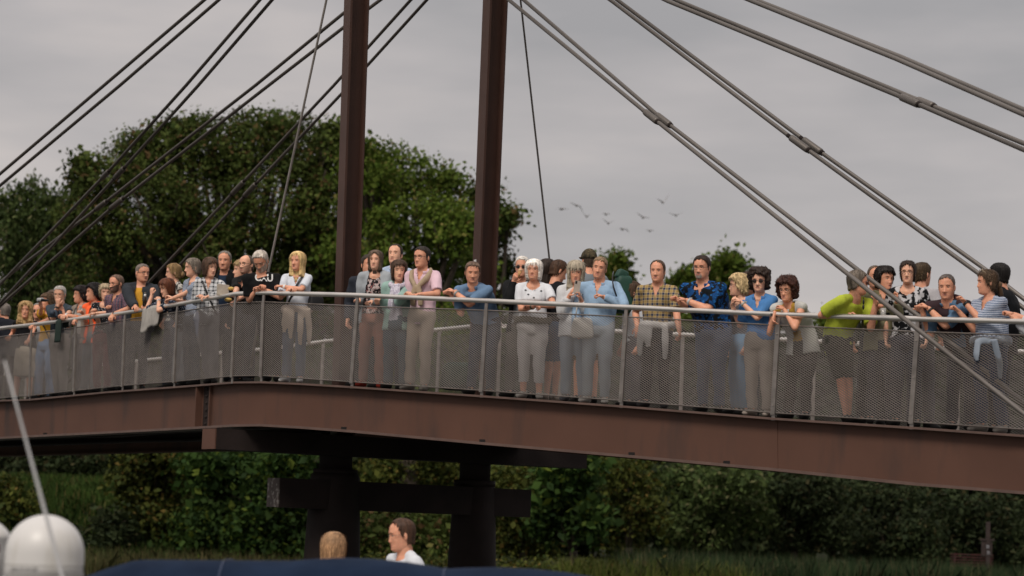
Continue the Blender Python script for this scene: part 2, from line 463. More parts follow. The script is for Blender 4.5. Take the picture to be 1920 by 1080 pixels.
g_reed = leafmat('reed_blades', (.016, .032, .014), (.038, .060, .024), (.13, .11, .06), .9, .2)
g_grass = leafmat('grass_blades', (.022, .046, .010), (.052, .088, .018), (.13, .11, .04), .9, .25)
g_dry = leafmat('dry_herb_stems', (.04, .045, .018), (.08, .08, .03), (.11, .085, .04), .8, .2)
tag(fast_mesh('reeds', blades(26000, (3.5, 17), (70, 77), 1.35, .022, .4, seed=1), 5, g_reed), 'dark green reeds along the far water edge at lower right', 'reeds', None, 'stuff')
tag(fast_mesh('grass', blades(42000, (-20, -5.5), (74, 89), .55, .045, .5, seed=2), 5, g_grass), 'rough green grass on the slope at lower left', 'grass', None, 'stuff')
tag(fast_mesh('tall_herbs', np.concatenate([blades(5000, (-13.5, -3), (72, 76), .9, .03, .6, seed=3), blades(5000, (-3, 5.5), (72, 76), .9, .03, .6, seed=4)]), 5, g_dry),
    'yellowish tall herbs along the bank below the shrubs', 'herbs', None, 'stuff')
hb = leaves([((x, 71.5, gz(x, 71.5) + .55), (.9, .9, .5)) for x in np.arange(-4, 5.6, .75)], 95, .09, clump=.3)
tag(fast_mesh('fresh_herbs', blades(7000, (1.6, 7.2), (69.5, 72.5), 1.15, .03, .6, seed=9), 5, leafmat('fresh_herb_stems', (.05, .075, .015), (.12, .14, .03), (.15, .13, .05), .85, .25)), 'yellow green tall herbs on the bank under the right girder', 'herbs', None, 'stuff')
tag(fast_mesh('bank_undergrowth', hb, 4, g_yel), 'yellow green undergrowth at the foot of the bank', 'undergrowth', None, 'stuff')

# navigation sign on the far bank
o = P(1852, 1050, 76); sp = thing('navigation_sign', o, 'brown navigation sign post with red boards in the reeds at lower right', 'sign')
def spx(x, y): return P(x, y, 76)
brown = mat('sign_wood', (.028, .018, .016), .8, var=.3)
redp = mat('red_paint', (.045, .009, .009), .6, var=.3, dirt=(.03, .015, .012), dscale=9)
m = MB(); m.box(spx(1852, 1035), (.12, .12, 1.9)); m.build('post', brown, sp, Matrix.Translation(-o))
m = MB(); m.box(spx(1851, 1012), (.45, .05, .06)).box(spx(1850, 1028), (.34, .04, .5)); m.build('board', brown, sp, Matrix.Translation(-o))
m = MB()
for k in range(5): m.box(spx(1822, 1040 + k * 5.2), (1.35, .03, .035))
m.box(spx(1856, 1052), (.08, .05, .55)).box(spx(1790, 1052), (.05, .05, .5)); m.build('slat_panel', redp, sp, Matrix.Translation(-o))
wp = mat('white_paint', (.6, .6, .6), .6); wps = mat('grey_white_paint', (.22, .22, .24), .6)  # sign marks use a greyer tone of white
m = MB()
for (x, y) in ((1850, 1025), (1851, 1036)):
    m.box(spx(x, y) + Vector((0, -.06, 0)), (.03, .02, .11)).box(spx(x + 3, y + 1) + Vector((0, -.06, 0)), (.03, .02, .08)).box(spx(x + 1.5, y - 2) + Vector((0, -.06, 0)), (.07, .02, .03))
m.build('sign_marks', wps, sp, Matrix.Translation(-o))
# ------------------------------------------------------------------ the bridge
# railing posts: (x of top, y of mesh top, x of bottom, y of mesh bottom, y of handrail, y of deck edge, distance)
POSTS = [(-22, 634, -24, 748, 618, 752, 40.1), (60, 625, 56, 742, 609, 748, 38.6), (143, 614, 139, 732.5, 598, 738, 37.1), (235, 599.5, 230, 723, 586.5, 730, 35.6), (333, 585, 327, 715.5, 570.5, 723, 34.1),
         (442, 568, 435.5, 705, 551, 715, 32.5), (495, 566, 490, 704, 549, 714, 32.0), (670.5, 574, 660, 716, 553.5, 724, 30.85), (912.6, 582, 903, 732, 564, 741, 29.55),
         (1174.6, 594, 1165, 751, 576, 760, 28.2), (1459.7, 610, 1450, 774, 589.5, 783, 26.95), (1721, 622, 1709, 791, 598, 800, 25.8), (1992, 631, 1980, 809, 605, 820, 24.7)]
steel = mat('galvanised_steel', (.30, .27, .25), .42, .75, var=.2, vscale=9, bump=.05, bscale=60)
railm = mat('brushed_stainless_rail', (.74, .70, .65), .30, .85, var=.12, vscale=3)
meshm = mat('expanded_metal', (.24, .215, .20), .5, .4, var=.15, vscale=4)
blackm_ = mat('hole_black', (.01, .008, .008), .9)
meshd = mat('dark_expanded_metal', (.07, .062, .056), .6, .3, var=.15, vscale=4)  # far railing mesh, a darker tone than the near mesh
rust = mat('brown_girder_paint', (.092, .044, .030), .62, var=.10, vscale=1.2, bump=.08, bscale=200, spec=.3, dirt=(.050, .031, .026), dscale=1.6, dstretch=(1.6, 1.6, .35))
rust2 = mat('brown_flange_paint', (.105, .064, .052), .5, var=.18, vscale=5, bump=.1, spec=.5)
dark = mat('shaded_brown_steel', (.020, .014, .013), .75, var=.3, vscale=2, bump=.2, bscale=20, spec=.2)  # beams and piers: the shade under the deck is put into this colour
pylm = mat('brown_pylon_paint', (.074, .037, .028), .5, var=.12, vscale=3, bump=.1, bscale=60, spec=.45)
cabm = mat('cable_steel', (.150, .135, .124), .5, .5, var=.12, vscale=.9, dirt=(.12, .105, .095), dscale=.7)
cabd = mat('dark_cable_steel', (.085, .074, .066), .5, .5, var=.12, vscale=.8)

top = [P(p[0], p[4], p[6]) for p in POSTS]          # handrail centre
mt = [P(p[0], p[1], p[6]) for p in POSTS]
mb_ = [P(p[2], p[3], p[6]) for p in POSTS]
dk = [P(p[2], p[5], p[6]) for p in POSTS]           # edge of the deck
kink = 6
ARM_L, ARM_R = (top[1], top[5]), (top[6], top[11])
KINK = dk[kink].copy()
_sl = [(q[0] - q[4]) / 4 for q in (top, mt, mb_, dk)]; _sr = [(q[12] - q[8]) / 4 for q in (top, mt, mb_, dk)]
_sl = [Vector((_sl[0].x, _sl[0].y, s_.z * 0 )) for s_ in _sl]; _sr = [Vector((_sr[0].x, _sr[0].y, _sr[3].z)) for s_ in _sr]
for _k in range(10):                       # the bridge runs on beyond both sides of the picture
    for q, s_ in zip((top, mt, mb_, dk), _sr): q.append(q[-1] + s_)
for _k in range(8):
    for q, s_ in zip((top, mt, mb_, dk), _sl): q.insert(0, q[0] + s_)
NP = len(top)
def outward(i):
    a = top[max(i - 1, 0)]; b = top[min(i + 1, len(top) - 1)]
    t = (b - a); t.z = 0; t.normalize()
    return Vector((t.y, -t.x, 0))
OUT = [outward(i) for i in range(NP)]
rail = thing('railing', KINK, 'long grey mesh railing with steel handrail along the near edge of the bridge', 'railing')
ri = Matrix.Translation(-KINK)
m = MB()
pts = []
for i in range(len(top) - 1):
    for k in range(4): pts.append(top[i].lerp(top[i + 1], k / 4))
pts.append(top[-1])
m.tube(pts, [(.030, .030)] * len(pts), 14, right=(0, 0, 1)); m.build('handrail', railm, rail, ri)
for i in range(NP):
    m = MB(); o_ = OUT[i]; t_ = Vector((-o_.y, o_.x, 0))
    a = mt[i] + o_ * .012; b = mb_[i] + o_ * .012 - Vector((0, 0, .02))
    up = (a - b).normalized()
    def bar(p, q, hw, hd, mm=m, oo=o_, tt=t_):
        mm.hexa([p - tt * hw - oo * hd, p + tt * hw - oo * hd, p + tt * hw + oo * hd, p - tt * hw + oo * hd,
                 q - tt * hw - oo * hd, q + tt * hw - oo * hd, q + tt * hw + oo * hd, q - tt * hw + oo * hd])
    bar(b, a, .028, .009)
    bar(dk[i] - Vector((0, 0, .03)), a, .022, .0055, m, o_, t_)
    bar(a - up * .03, top[i] - Vector((0, 0, .025)), .022, .008)
    for k in (.1, .5, .9): m.ell(b.lerp(a, k) + o_ * .012, (.012, .012, .012), 0, 8, 5)
    m.build('post', steel, rail, ri)
def panel_mesh(i, off=0., nz=.0265, wz=.052):
    a0, a1, b0, b1 = mb_[i], mb_[i + 1], mt[i], mt[i + 1]
    Wd = ((a1 - a0).length + (b1 - b0).length) / 2; H = ((b0 - a0).length + (b1 - a1).length) / 2
    nx_ = int(Wd / (wz / 2)); p = nz / 2; nr = int(H / p)
    o_ = (OUT[i] + OUT[i + 1]).normalized()
    A0, A1, B0, B1, O = [np.array(q) for q in (a0, a1, b0, b1, o_)]
    def pos(u, v):
        u = np.clip(u, 0, 1)[..., None]; v = np.clip(v, 0, 1)[..., None]
        return (A0 * (1 - u) + A1 * u) * (1 - v) + (B0 * (1 - u) + B1 * u) * v
    ii = np.arange(nx_ + 1); qs = []
    for r_ in range(nr):
        u = ii / nx_; v = (r_ + ((ii + r_) % 2)) / nr
        tk = .0027 / H
        lo = pos(u, v - tk) + O * .0035; hi = pos(u, v + tk) - O * .0035
        qs.append(np.stack([lo[:-1], lo[1:], hi[1:], hi[:-1]], 1).reshape(-1, 3))
    return np.concatenate(qs)
for i in range(NP - 1):
    V = panel_mesh(i) + np.array(ri.translation)
    pn = fast_mesh('mesh_panel', V, 4, meshm, rail)
    fr = MB(); o_ = (OUT[i] + OUT[i + 1]).normalized() * .004
    e = .012
    for a, b in ((mt[i], mt[i + 1]), (mb_[i], mb_[i + 1])):
        fr.tube([a + o_, b + o_], [(.008, .010)] * 2, 4, right=(0, 0, 1), smooth=False)
    for a, b in ((mb_[i], mt[i]), (mb_[i + 1], mt[i + 1])):
        fr.tube([a + o_, b + o_], [.006] * 2, 4, smooth=False)
    for k in range(1, 8):
        fr.ell(mt[i].lerp(mt[i + 1], k / 8) + o_ * 2 + Vector((0, 0, .004)), (.009, .009, .007), 0, 6, 4)
    fr.build('panel_frame', steel, pn, ri)

# deck and girders
bridge = thing('footbridge', KINK, 'brown steel cable stayed footbridge crossing the whole picture full of onlookers', 'bridge')
W_ = 4.3
far_dk = []
FARY = {0: 655, 6: 626}
for i, d in enumerate(dk):
    q = d - OUT[i] * W_
    far_dk.append(Vector((q.x, q.y, d.z + .02)))
def floor_z(x, y):
    "deck height near a point"
    best = None
    for i in range(len(dk) - 1):
        a, b = dk[i], dk[i + 1]
        ab = Vector((b.x - a.x, b.y - a.y)); ap = Vector((x - a.x, y - a.y))
        t = max(0, min(1, ap.dot(ab) / ab.length_squared))
        d = (ap - ab * t).length
        if best is None or d < best[0]: best = (d, a.z + (b.z - a.z) * t)
    return best[1]
def strip(mm, lo_a, hi_a, lo_b, hi_b, mi=0):
    mm.hexa([lo_a, lo_b, hi_b, hi_a, lo_a, lo_b, hi_b, hi_a], mi)
def slab(mm, near, far, zt, zb, i0=0, i1=None):
    for i in range(i0, (i1 or len(near)) - 1):
        n0, n1, f0, f1 = near[i], near[i + 1], far[i], far[i + 1]
        Z = Vector((0, 0, 1))
        mm.hexa([n0 + Z * zb, n1 + Z * zb, f1 + Z * zb, f0 + Z * zb, n0 + Z * zt, n1 + Z * zt, f1 + Z * zt, f0 + Z * zt])
plank = mat('deck_boards', (.11, .09, .075), .8, var=.3, vscale=8, bump=.3)
inn = [dk[i] - OUT[i] * .16 for i in range(len(dk))]
finn = [far_dk[i] + OUT[i] * .16 for i in range(len(dk))]
m = MB(); slab(m, inn, finn, -.004, -.09); m.build('deck', plank, bridge, ri)
# near girder: measured edges, each facet a web plate between two flanges
GP = [(-30, 752, 824), (0, 750, 822), (57, 748, 819), (200, 734, 812), (372, 721, 803), (438, 715.5, 799), (490, 715, 798), (560, 718, 802), (660, 724, 809.5), (903, 741, 832), (1165, 760, 855), (1450, 783, 881), (1709, 800, 908), (1920, 815, 925), (1990, 821, 933)]
def interp(px):
    xs_ = [p[2] for p in POSTS]; return float(np.interp(px, xs_, [p[6] for p in POSTS]))
def rdist(px):
    xs_ = [p[2] for p in POSTS]; return 1 / float(np.interp(px, xs_, [1 / p[6] for p in POSTS]))
gt = [P(x, a, rdist(x)) for x, a, b in GP]; gb = []
for (x, a, b), t in zip(GP, gt):
    q = P(x, b, rdist(x)); gb.append(Vector((t.x, t.y, q.z)))
gt = dk[:8] + gt[0:] ; gb = [Vector((q.x, q.y, q.z - (gt[8].z - gb[0].z))) for q in dk[:8]] + gb
_n = len(gt); gt = gt + dk[21:]; gb = gb + [Vector((q.x, q.y, q.z - (gt[_n - 1].z - gb[_n - 1].z))) for q in dk[21:]]
GO = []
for i in range(len(gt)):
    a = gt[max(i - 1, 0)]; b = gt[min(i + 1, len(gt) - 1)]; t = b - a; t.z = 0; t.normalize(); GO.append(Vector((t.y, -t.x, 0)))
Z = Vector((0, 0, 1))
m = MB(); tf = MB(); bf = MB()
for i in range(len(gt) - 1):
    a, b, a2, b2, o0, o1 = gt[i], gt[i + 1], gb[i], gb[i + 1], GO[i], GO[i + 1]
    m.hexa([a2 - o0 * .10 + Z * .02, b2 - o1 * .10 + Z * .02, b2 - o1 * .13 + Z * .02, a2 - o0 * .13 + Z * .02, a - o0 * .10 - Z * .025, b - o1 * .10 - Z * .025, b - o1 * .13 - Z * .025, a - o0 * .13 - Z * .025])
    tf.hexa([a - o0 * .16 - Z * .025, b - o1 * .16 - Z * .025, b + o1 * .01 - Z * .025, a + o0 * .01 - Z * .025, a - o0 * .16, b - o1 * .16, b + o1 * .01, a + o0 * .01])
    bf.hexa([a2 - o0 * .28 - Z * .012, b2 - o1 * .28 - Z * .012, b2 + o1 * .0 - Z * .012, a2 + o0 * .0 - Z * .012, a2 - o0 * .28 + Z * .02, b2 - o1 * .28 + Z * .02, b2 + o1 * .0 + Z * .02, a2 + o0 * .0 + Z * .02])
g1 = m.build('girder', rust, bridge, ri)
tf.build('flange', rust2, g1, ri); bf.build('flange', rust2, g1, ri)
# splice plates and stiffeners on the near girder
def gpt(px, f):
    D_ = rdist(px); xs_ = [q[0] for q in GP]
    ya = float(np.interp(px, xs_, [q[1] for q in GP])); yb = float(np.interp(px, xs_, [q[2] for q in GP]))
    t = P(px, ya, D_); q = P(px, yb, D_); return Vector((t.x, t.y, q.z + (t.z - q.z) * f))
def gout(px):
    a = gpt(px - 3, .5); b = gpt(px + 3, .5); t = b - a; t.z = 0; t.normalize(); return Vector((t.y, -t.x, 0)), t
m = MB()
o_, t_ = gout(366)
for px, w2, d0 in ((368, .014, .0), (386, .014, .06)):
    a, b = gpt(px, .03), gpt(px, .96); oo = o_
    m.hexa([a - t_ * w2 - oo * .1, a + t_ * w2 - oo * .1, a + t_ * w2 - oo * d0, a - t_ * w2 - oo * d0, b - t_ * w2 - oo * .1, b + t_ * w2 - oo * .1, b + t_ * w2 - oo * d0, b - t_ * w2 - oo * d0])
m.build('splice_plate', rust, g1, ri)
m = MB()
a, b = gpt(371.5, .03), gpt(385, .03); c_, d_ = gpt(385, .96), gpt(371.5, .96)
m.hexa([a - o_ * .098, b - o_ * .098, b - o_ * .094, a - o_ * .094, d_ - o_ * .098, c_ - o_ * .098, c_ - o_ * .094, d_ - o_ * .094])
for k in range(6): m.ell(gpt(378, .1 + k * .16) - o_ * .088, (.022, .014, .022), 0, 8, 5)
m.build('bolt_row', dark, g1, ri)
o_, t_ = gout(1450)
m = MB(); a, b = gpt(1450, .04), gpt(1443, .95)
m.hexa([a - t_ * .015 - o_ * .1, a + t_ * .015 - o_ * .1, a + t_ * .015 - o_ * .094, a - t_ * .015 - o_ * .094, b - t_ * .04 - o_ * .1, b + t_ * .04 - o_ * .1, b + t_ * .04 - o_ * .094, b - t_ * .04 - o_ * .094])
m.build('weld_seam', rust, g1, ri)
for px in (1358, 80, 900, 1180, 640):
    m = MB(); q = gpt(px, .06); oo, tt = gout(px); m.box(q - oo * .09 , (.09, .02, .035), None); m.build('drain_hole', blackm_, g1, ri)
# far girder, inner beams, cross bracing
def girder(off, h, mm):
    for i in range(len(dk) - 1):
        a = dk[i] - OUT[i] * off; b = dk[i + 1] - OUT[i + 1] * off
        o0, o1 = OUT[i] * .015, OUT[i + 1] * .015
        mm.hexa([a - o0 - Z * h, b - o1 - Z * h, b + o1 - Z * h, a + o0 - Z * h, a - o0 - Z * .09, b - o1 - Z * .09, b + o1 - Z * .09, a + o0 - Z * .09])
        o0, o1 = OUT[i] * .12, OUT[i + 1] * .12
        mm.hexa([a - o0 - Z * (h + .03), b - o1 - Z * (h + .03), b + o1 - Z * (h + .03), a + o0 - Z * (h + .03), a - o0 - Z * h, b - o1 - Z * h, b + o1 - Z * h, a + o0 - Z * h])
m = MB(); girder(W_ - .13, .60, m); m.build('girder', rust, bridge, ri)
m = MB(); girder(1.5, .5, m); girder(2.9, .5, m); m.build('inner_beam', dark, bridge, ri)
for i in range(len(dk) - 1):
    m = MB(); a = dk[i] - OUT[i] * .2; b = dk[i] - OUT[i] * (W_ - .2)
    t_ = Vector((-OUT[i].y, OUT[i].x, 0)) * .06
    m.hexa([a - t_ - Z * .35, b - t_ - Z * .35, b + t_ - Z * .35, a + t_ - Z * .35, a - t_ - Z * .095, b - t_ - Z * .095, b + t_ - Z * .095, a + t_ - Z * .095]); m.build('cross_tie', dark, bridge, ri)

# transverse beam under the deck
bA = P(405, 842, 32.0); bB = P(1100, 878, 35.2); bB.z = bA.z + (bB.z - bA.z) * .6
bd = (bB - bA); bd.z = 0; bl = bd.length; bd.normalize(); bn = Vector((-bd.y, bd.x, 0))
def beam(mm, A, Bp, w2, z0, z1):
    A = A.copy(); Bp = Bp.copy(); d = Bp - A; d.z = 0; d.normalize(); nn = Vector((-d.y, d.x, 0))
    mm.hexa([A - nn * w2 + Z * z0, Bp - nn * w2 + Z * z0, Bp + nn * w2 + Z * z0, A + nn * w2 + Z * z0, A - nn * w2 + Z * z1, Bp - nn * w2 + Z * z1, Bp + nn * w2 + Z * z1, A + nn * w2 + Z * z1])
w2 = 35 * 32 / F / abs(bn.x + 1e-6) / 2 if False else .14
m = MB(); zt = gb[5].z - .015 - bA.z
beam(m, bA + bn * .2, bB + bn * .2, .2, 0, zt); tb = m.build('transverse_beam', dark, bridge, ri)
m = MB(); beam(m, bA + bn * .2 - bd * .02, bA + bn * .2 - bd * .002, .197, .003, zt - .003); m.build('lit_end_plate', rust, tb, ri)  # beam end in lighter brown: light falling there is put into the colour
# lower pier beam
cA = P(522, 951, 32.8); cB = P(993, 972, 35.0); cB.z = cA.z
m = MB(); ch = 55 * 32.8 / F
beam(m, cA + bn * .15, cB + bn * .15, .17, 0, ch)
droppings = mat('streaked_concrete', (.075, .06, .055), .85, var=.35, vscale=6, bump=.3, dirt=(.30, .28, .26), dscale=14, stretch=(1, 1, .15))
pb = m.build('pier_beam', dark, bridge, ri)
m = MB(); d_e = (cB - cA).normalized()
beam(m, cA + bn * .15 - d_e * .02, cA + bn * .15 - d_e * .002, .168, .003, ch - .003); m.build('lit_end_plate', droppings, pb, ri)  # droppings on the end; its lit look is put into the lighter base
# piers
for (xt, wt, xb, wb, yt, yj, D_) in ((631, 62, 630, 108, 842, 884, 33.6), (892, 58, 884, 92, 858, 905, 34.8)):
    a = P(xt, yt - 30, D_); j = P(xt - 2, yj, D_); e_ = P(xb, yj + 12, D_); g_ = P(xb, 1080, D_); s_ = D_ / F / 2
    m = MB()
    m.tube([Vector((j.x, j.y, a.z)), j], [wt * s_] * 2, 28)
    m.tube([j + Z * .03, j - Z * .05], [wt * s_ * 1.35] * 2, 28)
    m.tube([Vector((j.x, j.y, e_.z + .06)), Vector((j.x, j.y, e_.z)), Vector((j.x, j.y, g_.z)), Vector((j.x, j.y, -2))], [wb * s_ * .8, wb * s_ * .86, wb * s_ * 1.0, wb * s_ * 1.1], 32)
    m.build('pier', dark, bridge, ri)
# pylons: H sections
def hsec(mm, A, Bp, ang, w, d, tf_=.03, tw=.02):
    c, s = math.cos(ang), math.sin(ang); X = Vector((c, s, 0)); Y = Vector((-s, c, 0))
    def pl(u0, u1, v0, v1):
        q = [(u0, v0), (u1, v0), (u1, v1), (u0, v1)]
        mm.hexa([A + X * u + Y * v for u, v in q] + [Bp + X * u + Y * v for u, v in q])
    pl(-w / 2, w / 2, -d / 2, -d / 2 + tf_); pl(-w / 2, w / 2, d / 2 - tf_, d / 2); pl(-tw / 2, tw / 2, -d / 2 + tf_, d / 2 - tf_)
TOPP = []
for (xt, xb, Db, Dt) in ((669, 652, 33.3, 31.9), (929, 908, 34.4, 32.6)):
    sl = (xt - xb) / 520
    foot = P(xb - sl * 320, 840, Db); up_ = P(xt + sl * 330, -330, Dt)
    m = MB(); hsec(m, foot, up_, R(-64), .235, .27)
    py = m.build('pylon', pylm, bridge, ri)
    m = MB(); m.box(up_, (.4, .4, .1)); m.build('pylon_cap', pylm, py, ri)
    TOPP.append(up_)
a = P(897, 499, 34.0); st = MB()
X = Vector((math.cos(R(-64)), math.sin(R(-64)), 0)); Y = Vector((-X.y, X.x, 0))
q = P(908, 495, 33.55) - Y * .139
st.hexa([q + X * -.045 - Z * .05, q + X * .03 - Z * .05, q + X * .03 - Y * .003 - Z * .05, q - X * .045 - Y * .003 - Z * .05,
         q + X * -.045 + Z * .05, q + X * .03 + Z * .05, q + X * .03 - Y * .003 + Z * .05, q - X * .045 - Y * .003 + Z * .05])
so = st.build('notice', wp, None); tag(so, 'small white paper notice stuck on the right pylon at head height', 'notice')
pend = st

# stay cables: polylines of (x, y, distance), coupler position
CG = []
def cable(name, pts_, rad, mtl, coup=None, crad=1.65, clen=.30):
    w_ = [P(*p) for p in pts_]
    dlt = (w_[-1] - w_[-2]).normalized()
    if dlt.z < -.05 and name == 'stay_cable':
        for _ in range(60):
            if w_[-1].z < floor_z(w_[-1].x, w_[-1].y) - .3: break
            w_[-1] = w_[-1] + dlt * .4
    m = MB(); m.tube(w_, rad, 12); cb = m.build(name, mtl, bridge, ri)
    if coup:
        # nearest point of the polyline in the picture
        for a, b in zip(pts_[:-1], pts_[1:]):
            t = (coup - a[0]) / (b[0] - a[0])
            if 0 <= t <= 1:
                ia, ib = 1 / a[2], 1 / b[2]
                k = t * ib / ((1 - t) * ia + t * ib)
                A, Bp = P(*a), P(*b); c = A.lerp(Bp, k); d = (Bp - A).normalized()
                if d.z > 0: d = -d
                h = MB()
                h.tube([c - d * clen / 2, c - d * (clen / 2 - .02), c + d * (clen / 2 - .02), c + d * clen / 2], [rad * crad * .93, rad * crad, rad * crad, rad * crad * .93], 16)
                co = h.build('coupler', mtl, cb, ri)
                h = MB(); h.tube([c + d * (clen / 2 + .001), c + d * (clen / 2 + .03)], [rad * 1.35] * 2, 14)
                h.build('threaded_end', dark, cb, ri)
                h = MB(); h.tube([c - d * (clen / 2 + .001), c - d * (clen / 2 + .06)], [rad * 1.06] * 2, 14)
                h.build('threaded_end', dark, cb, ri)
                break
    return cb
r1 = .0255
cable('stay_cable', [(930, -20, 32.6), (1215, 214, 29.8), (1600, 522, 26.25), (1920, 776, 24.15), (1990, 832, 23.7)], r1, cabm, 1221)
cable('stay_cable', [(930, -45, 32.8), (1240, 222, 29.9), (1610, 507, 26.75), (1728, 597, 25.98), (1925, 760, 24.99), (1990, 812, 24.7)], r1, cabm, 1244)
cable('stay_cable', [(935, -150, 32.6), (1150, 4, 30.8), (1490, 263, 28.3), (1838, 515, 26.4), (2000, 640, 25.5)], r1, cabm, 1499)
cable('stay_cable', [(945, -165, 32.8), (1163, 4, 30.9), (1515, 268, 28.5), (1846, 504, 26.8), (2000, 622, 25.9)], r1, cabm, 1523)
cable('stay_cable', [(940, -150, 32.4), (1252, 2, 29.3), (1695, 184, 25.6), (1920, 281, 23.9), (2100, 362, 22.8)], r1, cabm, 1706)
cable('stay_cable', [(950, -140, 32.7), (1268, 0, 29.6), (1730, 191, 25.9), (1920, 269, 24.2), (2100, 345, 23)], r1, cabm, 1736)
cable('stay_cable', [(945, -195, 32.4), (1405, 0, 27.8), (1680, 110, 25.2), (1920, 215, 23.2), (2100, 300, 22)], r1, cabm)
cable('stay_cable', [(955, -195, 32.7), (1418, 0, 28.0), (1690, 107, 25.5), (1920, 206, 23.5), (2100, 287, 22.2)], r1, cabm)
r2 = .0245
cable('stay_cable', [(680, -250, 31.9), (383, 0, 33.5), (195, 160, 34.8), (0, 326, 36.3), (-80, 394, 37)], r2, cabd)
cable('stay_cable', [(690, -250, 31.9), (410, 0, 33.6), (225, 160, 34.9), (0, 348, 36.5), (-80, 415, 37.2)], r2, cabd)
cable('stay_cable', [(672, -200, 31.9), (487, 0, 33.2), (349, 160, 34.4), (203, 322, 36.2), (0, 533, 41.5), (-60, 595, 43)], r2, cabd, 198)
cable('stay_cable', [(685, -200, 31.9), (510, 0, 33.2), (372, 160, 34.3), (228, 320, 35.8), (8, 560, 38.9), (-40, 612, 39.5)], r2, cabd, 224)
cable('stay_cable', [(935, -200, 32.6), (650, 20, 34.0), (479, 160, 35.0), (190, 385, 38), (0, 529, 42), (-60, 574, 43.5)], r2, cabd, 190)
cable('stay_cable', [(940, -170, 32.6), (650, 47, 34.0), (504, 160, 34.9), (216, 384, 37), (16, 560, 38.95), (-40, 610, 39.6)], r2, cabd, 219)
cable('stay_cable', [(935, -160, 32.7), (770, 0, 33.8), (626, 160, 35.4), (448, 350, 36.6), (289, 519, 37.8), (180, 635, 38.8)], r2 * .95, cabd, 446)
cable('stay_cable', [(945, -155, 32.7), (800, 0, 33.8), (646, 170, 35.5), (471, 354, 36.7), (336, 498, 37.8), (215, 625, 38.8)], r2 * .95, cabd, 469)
cable('hanger_rod', [(650, -170, 32.2), (612, 0, 32.4), (508, 487, 32.7), (484, 600, 32.75), (470, 690, 32.8)], .016, steel)
cable('hanger_rod', [(955, -150, 33.0), (976, 0, 33.6), (1030, 485, 34.6), (1048, 625, 34.9), (1055, 690, 35)], .014, cabm)

# far railing
frail = thing('railing', KINK - Vector((2, -3, 0)), 'mesh railing along the far edge of the deck glimpsed through the near mesh', 'railing')
fi = Matrix.Translation(-(KINK - Vector((2, -3, 0))))
m = MB(); m.tube([q + Z * 1.1 for q in far_dk], .03, 10); m.build('handrail', railm, frail, fi)
for i in range(len(far_dk)):
    m = MB(); m.box(far_dk[i] + Z * .55, (.05, .03, 1.1)); m.build('post', steel, frail, fi)
for i in range(len(far_dk) - 1):
    a0, a1 = far_dk[i] + Z * .07, far_dk[i + 1] + Z * .07; b0, b1 = a0 + Z * .93, a1 + Z * .93
    sv = (mb_[i], mb_[i + 1], mt[i], mt[i + 1]); mb_[i], mb_[i + 1], mt[i], mt[i + 1] = a0, a1, b0, b1
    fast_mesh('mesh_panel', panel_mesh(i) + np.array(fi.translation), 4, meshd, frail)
    mb_[i], mb_[i + 1], mt[i], mt[i + 1] = sv

# birds
birdm = mat('gull_feathers', (.26, .24, .24), .8)
def bird(px, py, span, lw, rw, yaw):
    D_ = 150; c = P(px, py, D_); s = span * D_ / F / 2
    lab = {0: 'leftmost gull gliding with level wings in the group over the bridge', 1: 'gull banking with its wings bent down, second from left', 2: 'faint gull with wings raised, third from left',
           3: 'small gull with drooping wings above another gull near the middle', 4: 'gull with wings in a wide V below the small drooping one', 5: 'lowest gull left of centre with arched wings',
           6: 'gull gliding left of the small lowest right one with one wing flat', 7: 'tiny gull low at the right of the flock', 8: 'topmost gull with wings raised steeply', 9: 'rightmost gull with shallow upturned wings'}
    t = thing('gull', c, lab[bird.k], 'bird', 'gulls flying above the bridge'); bird.k += 1
    m = MB(); r = Matrix.Rotation(yaw, 3, 'Z')
    m.tube([r @ Vector((0, -.24 * s / .45, 0)), r @ Vector((0, -.15 * s / .45, .01)), Vector((0, 0, 0)), r @ Vector((0, .2 * s / .45, 0)), r @ Vector((0, .3 * s / .45, 0))], [.01, .045, .07, .04, .015], 8)
    m.build('body', birdm, t)
    for sgn, w_ in ((-1, lw), (1, rw)):
        mid = r @ Vector((sgn * s * .45, -.05, s * .45 * w_[0])); tip = r @ Vector((sgn * s, .05, s * w_[1]))
        ch = r @ Vector((0, .11, 0)); up_ = Z * .008
        a = Vector((0, 0, .01)); vs_ = []
        for p_, k_ in ((a, 1), (mid, .9), (tip, .15)):
            vs_ += [p_ - ch * k_ - up_ * 0, p_ + ch * k_, p_ + ch * k_ + up_, p_ - ch * k_ + up_]
        mm = MB(); mm.add(vs_, [(0, 1, 5, 4), (1, 2, 6, 5), (2, 3, 7, 6), (3, 0, 4, 7), (4, 5, 9, 8), (5, 6, 10, 9), (6, 7, 11, 10), (7, 4, 8, 11), (0, 3, 2, 1), (8, 9, 10, 11)], 0, False)
        mm.build('wing', birdm, t)
bird.k = 0
bird(1054, 392, 30, (.1, -.1), (.1, .12), .5); bird(1081.5, 385.5, 26, (.3, .45), (-.2, -1.0), .2); bird(1100, 406, 16, (.8, 1.), (.5, .7), 0); bird(1136.5, 402, 17, (.3, .1), (.3, .1), .3)
bird(1140.6, 419, 24, (.7, .8), (.5, .45), .1); bird(1167.7, 430, 26, (.25, -.1), (.1, -.35), .3); bird(1206, 408, 26, (.6, .65), (.1, 0), .2); bird(1218.5, 433, 16, (.3, .2), (.3, .1), 0)
bird(1243, 380, 24, (.6, .6), (1.1, 1.5), .2); bird(1267.6, 403.8, 27, (.2, .35), (.35, .5), .1)
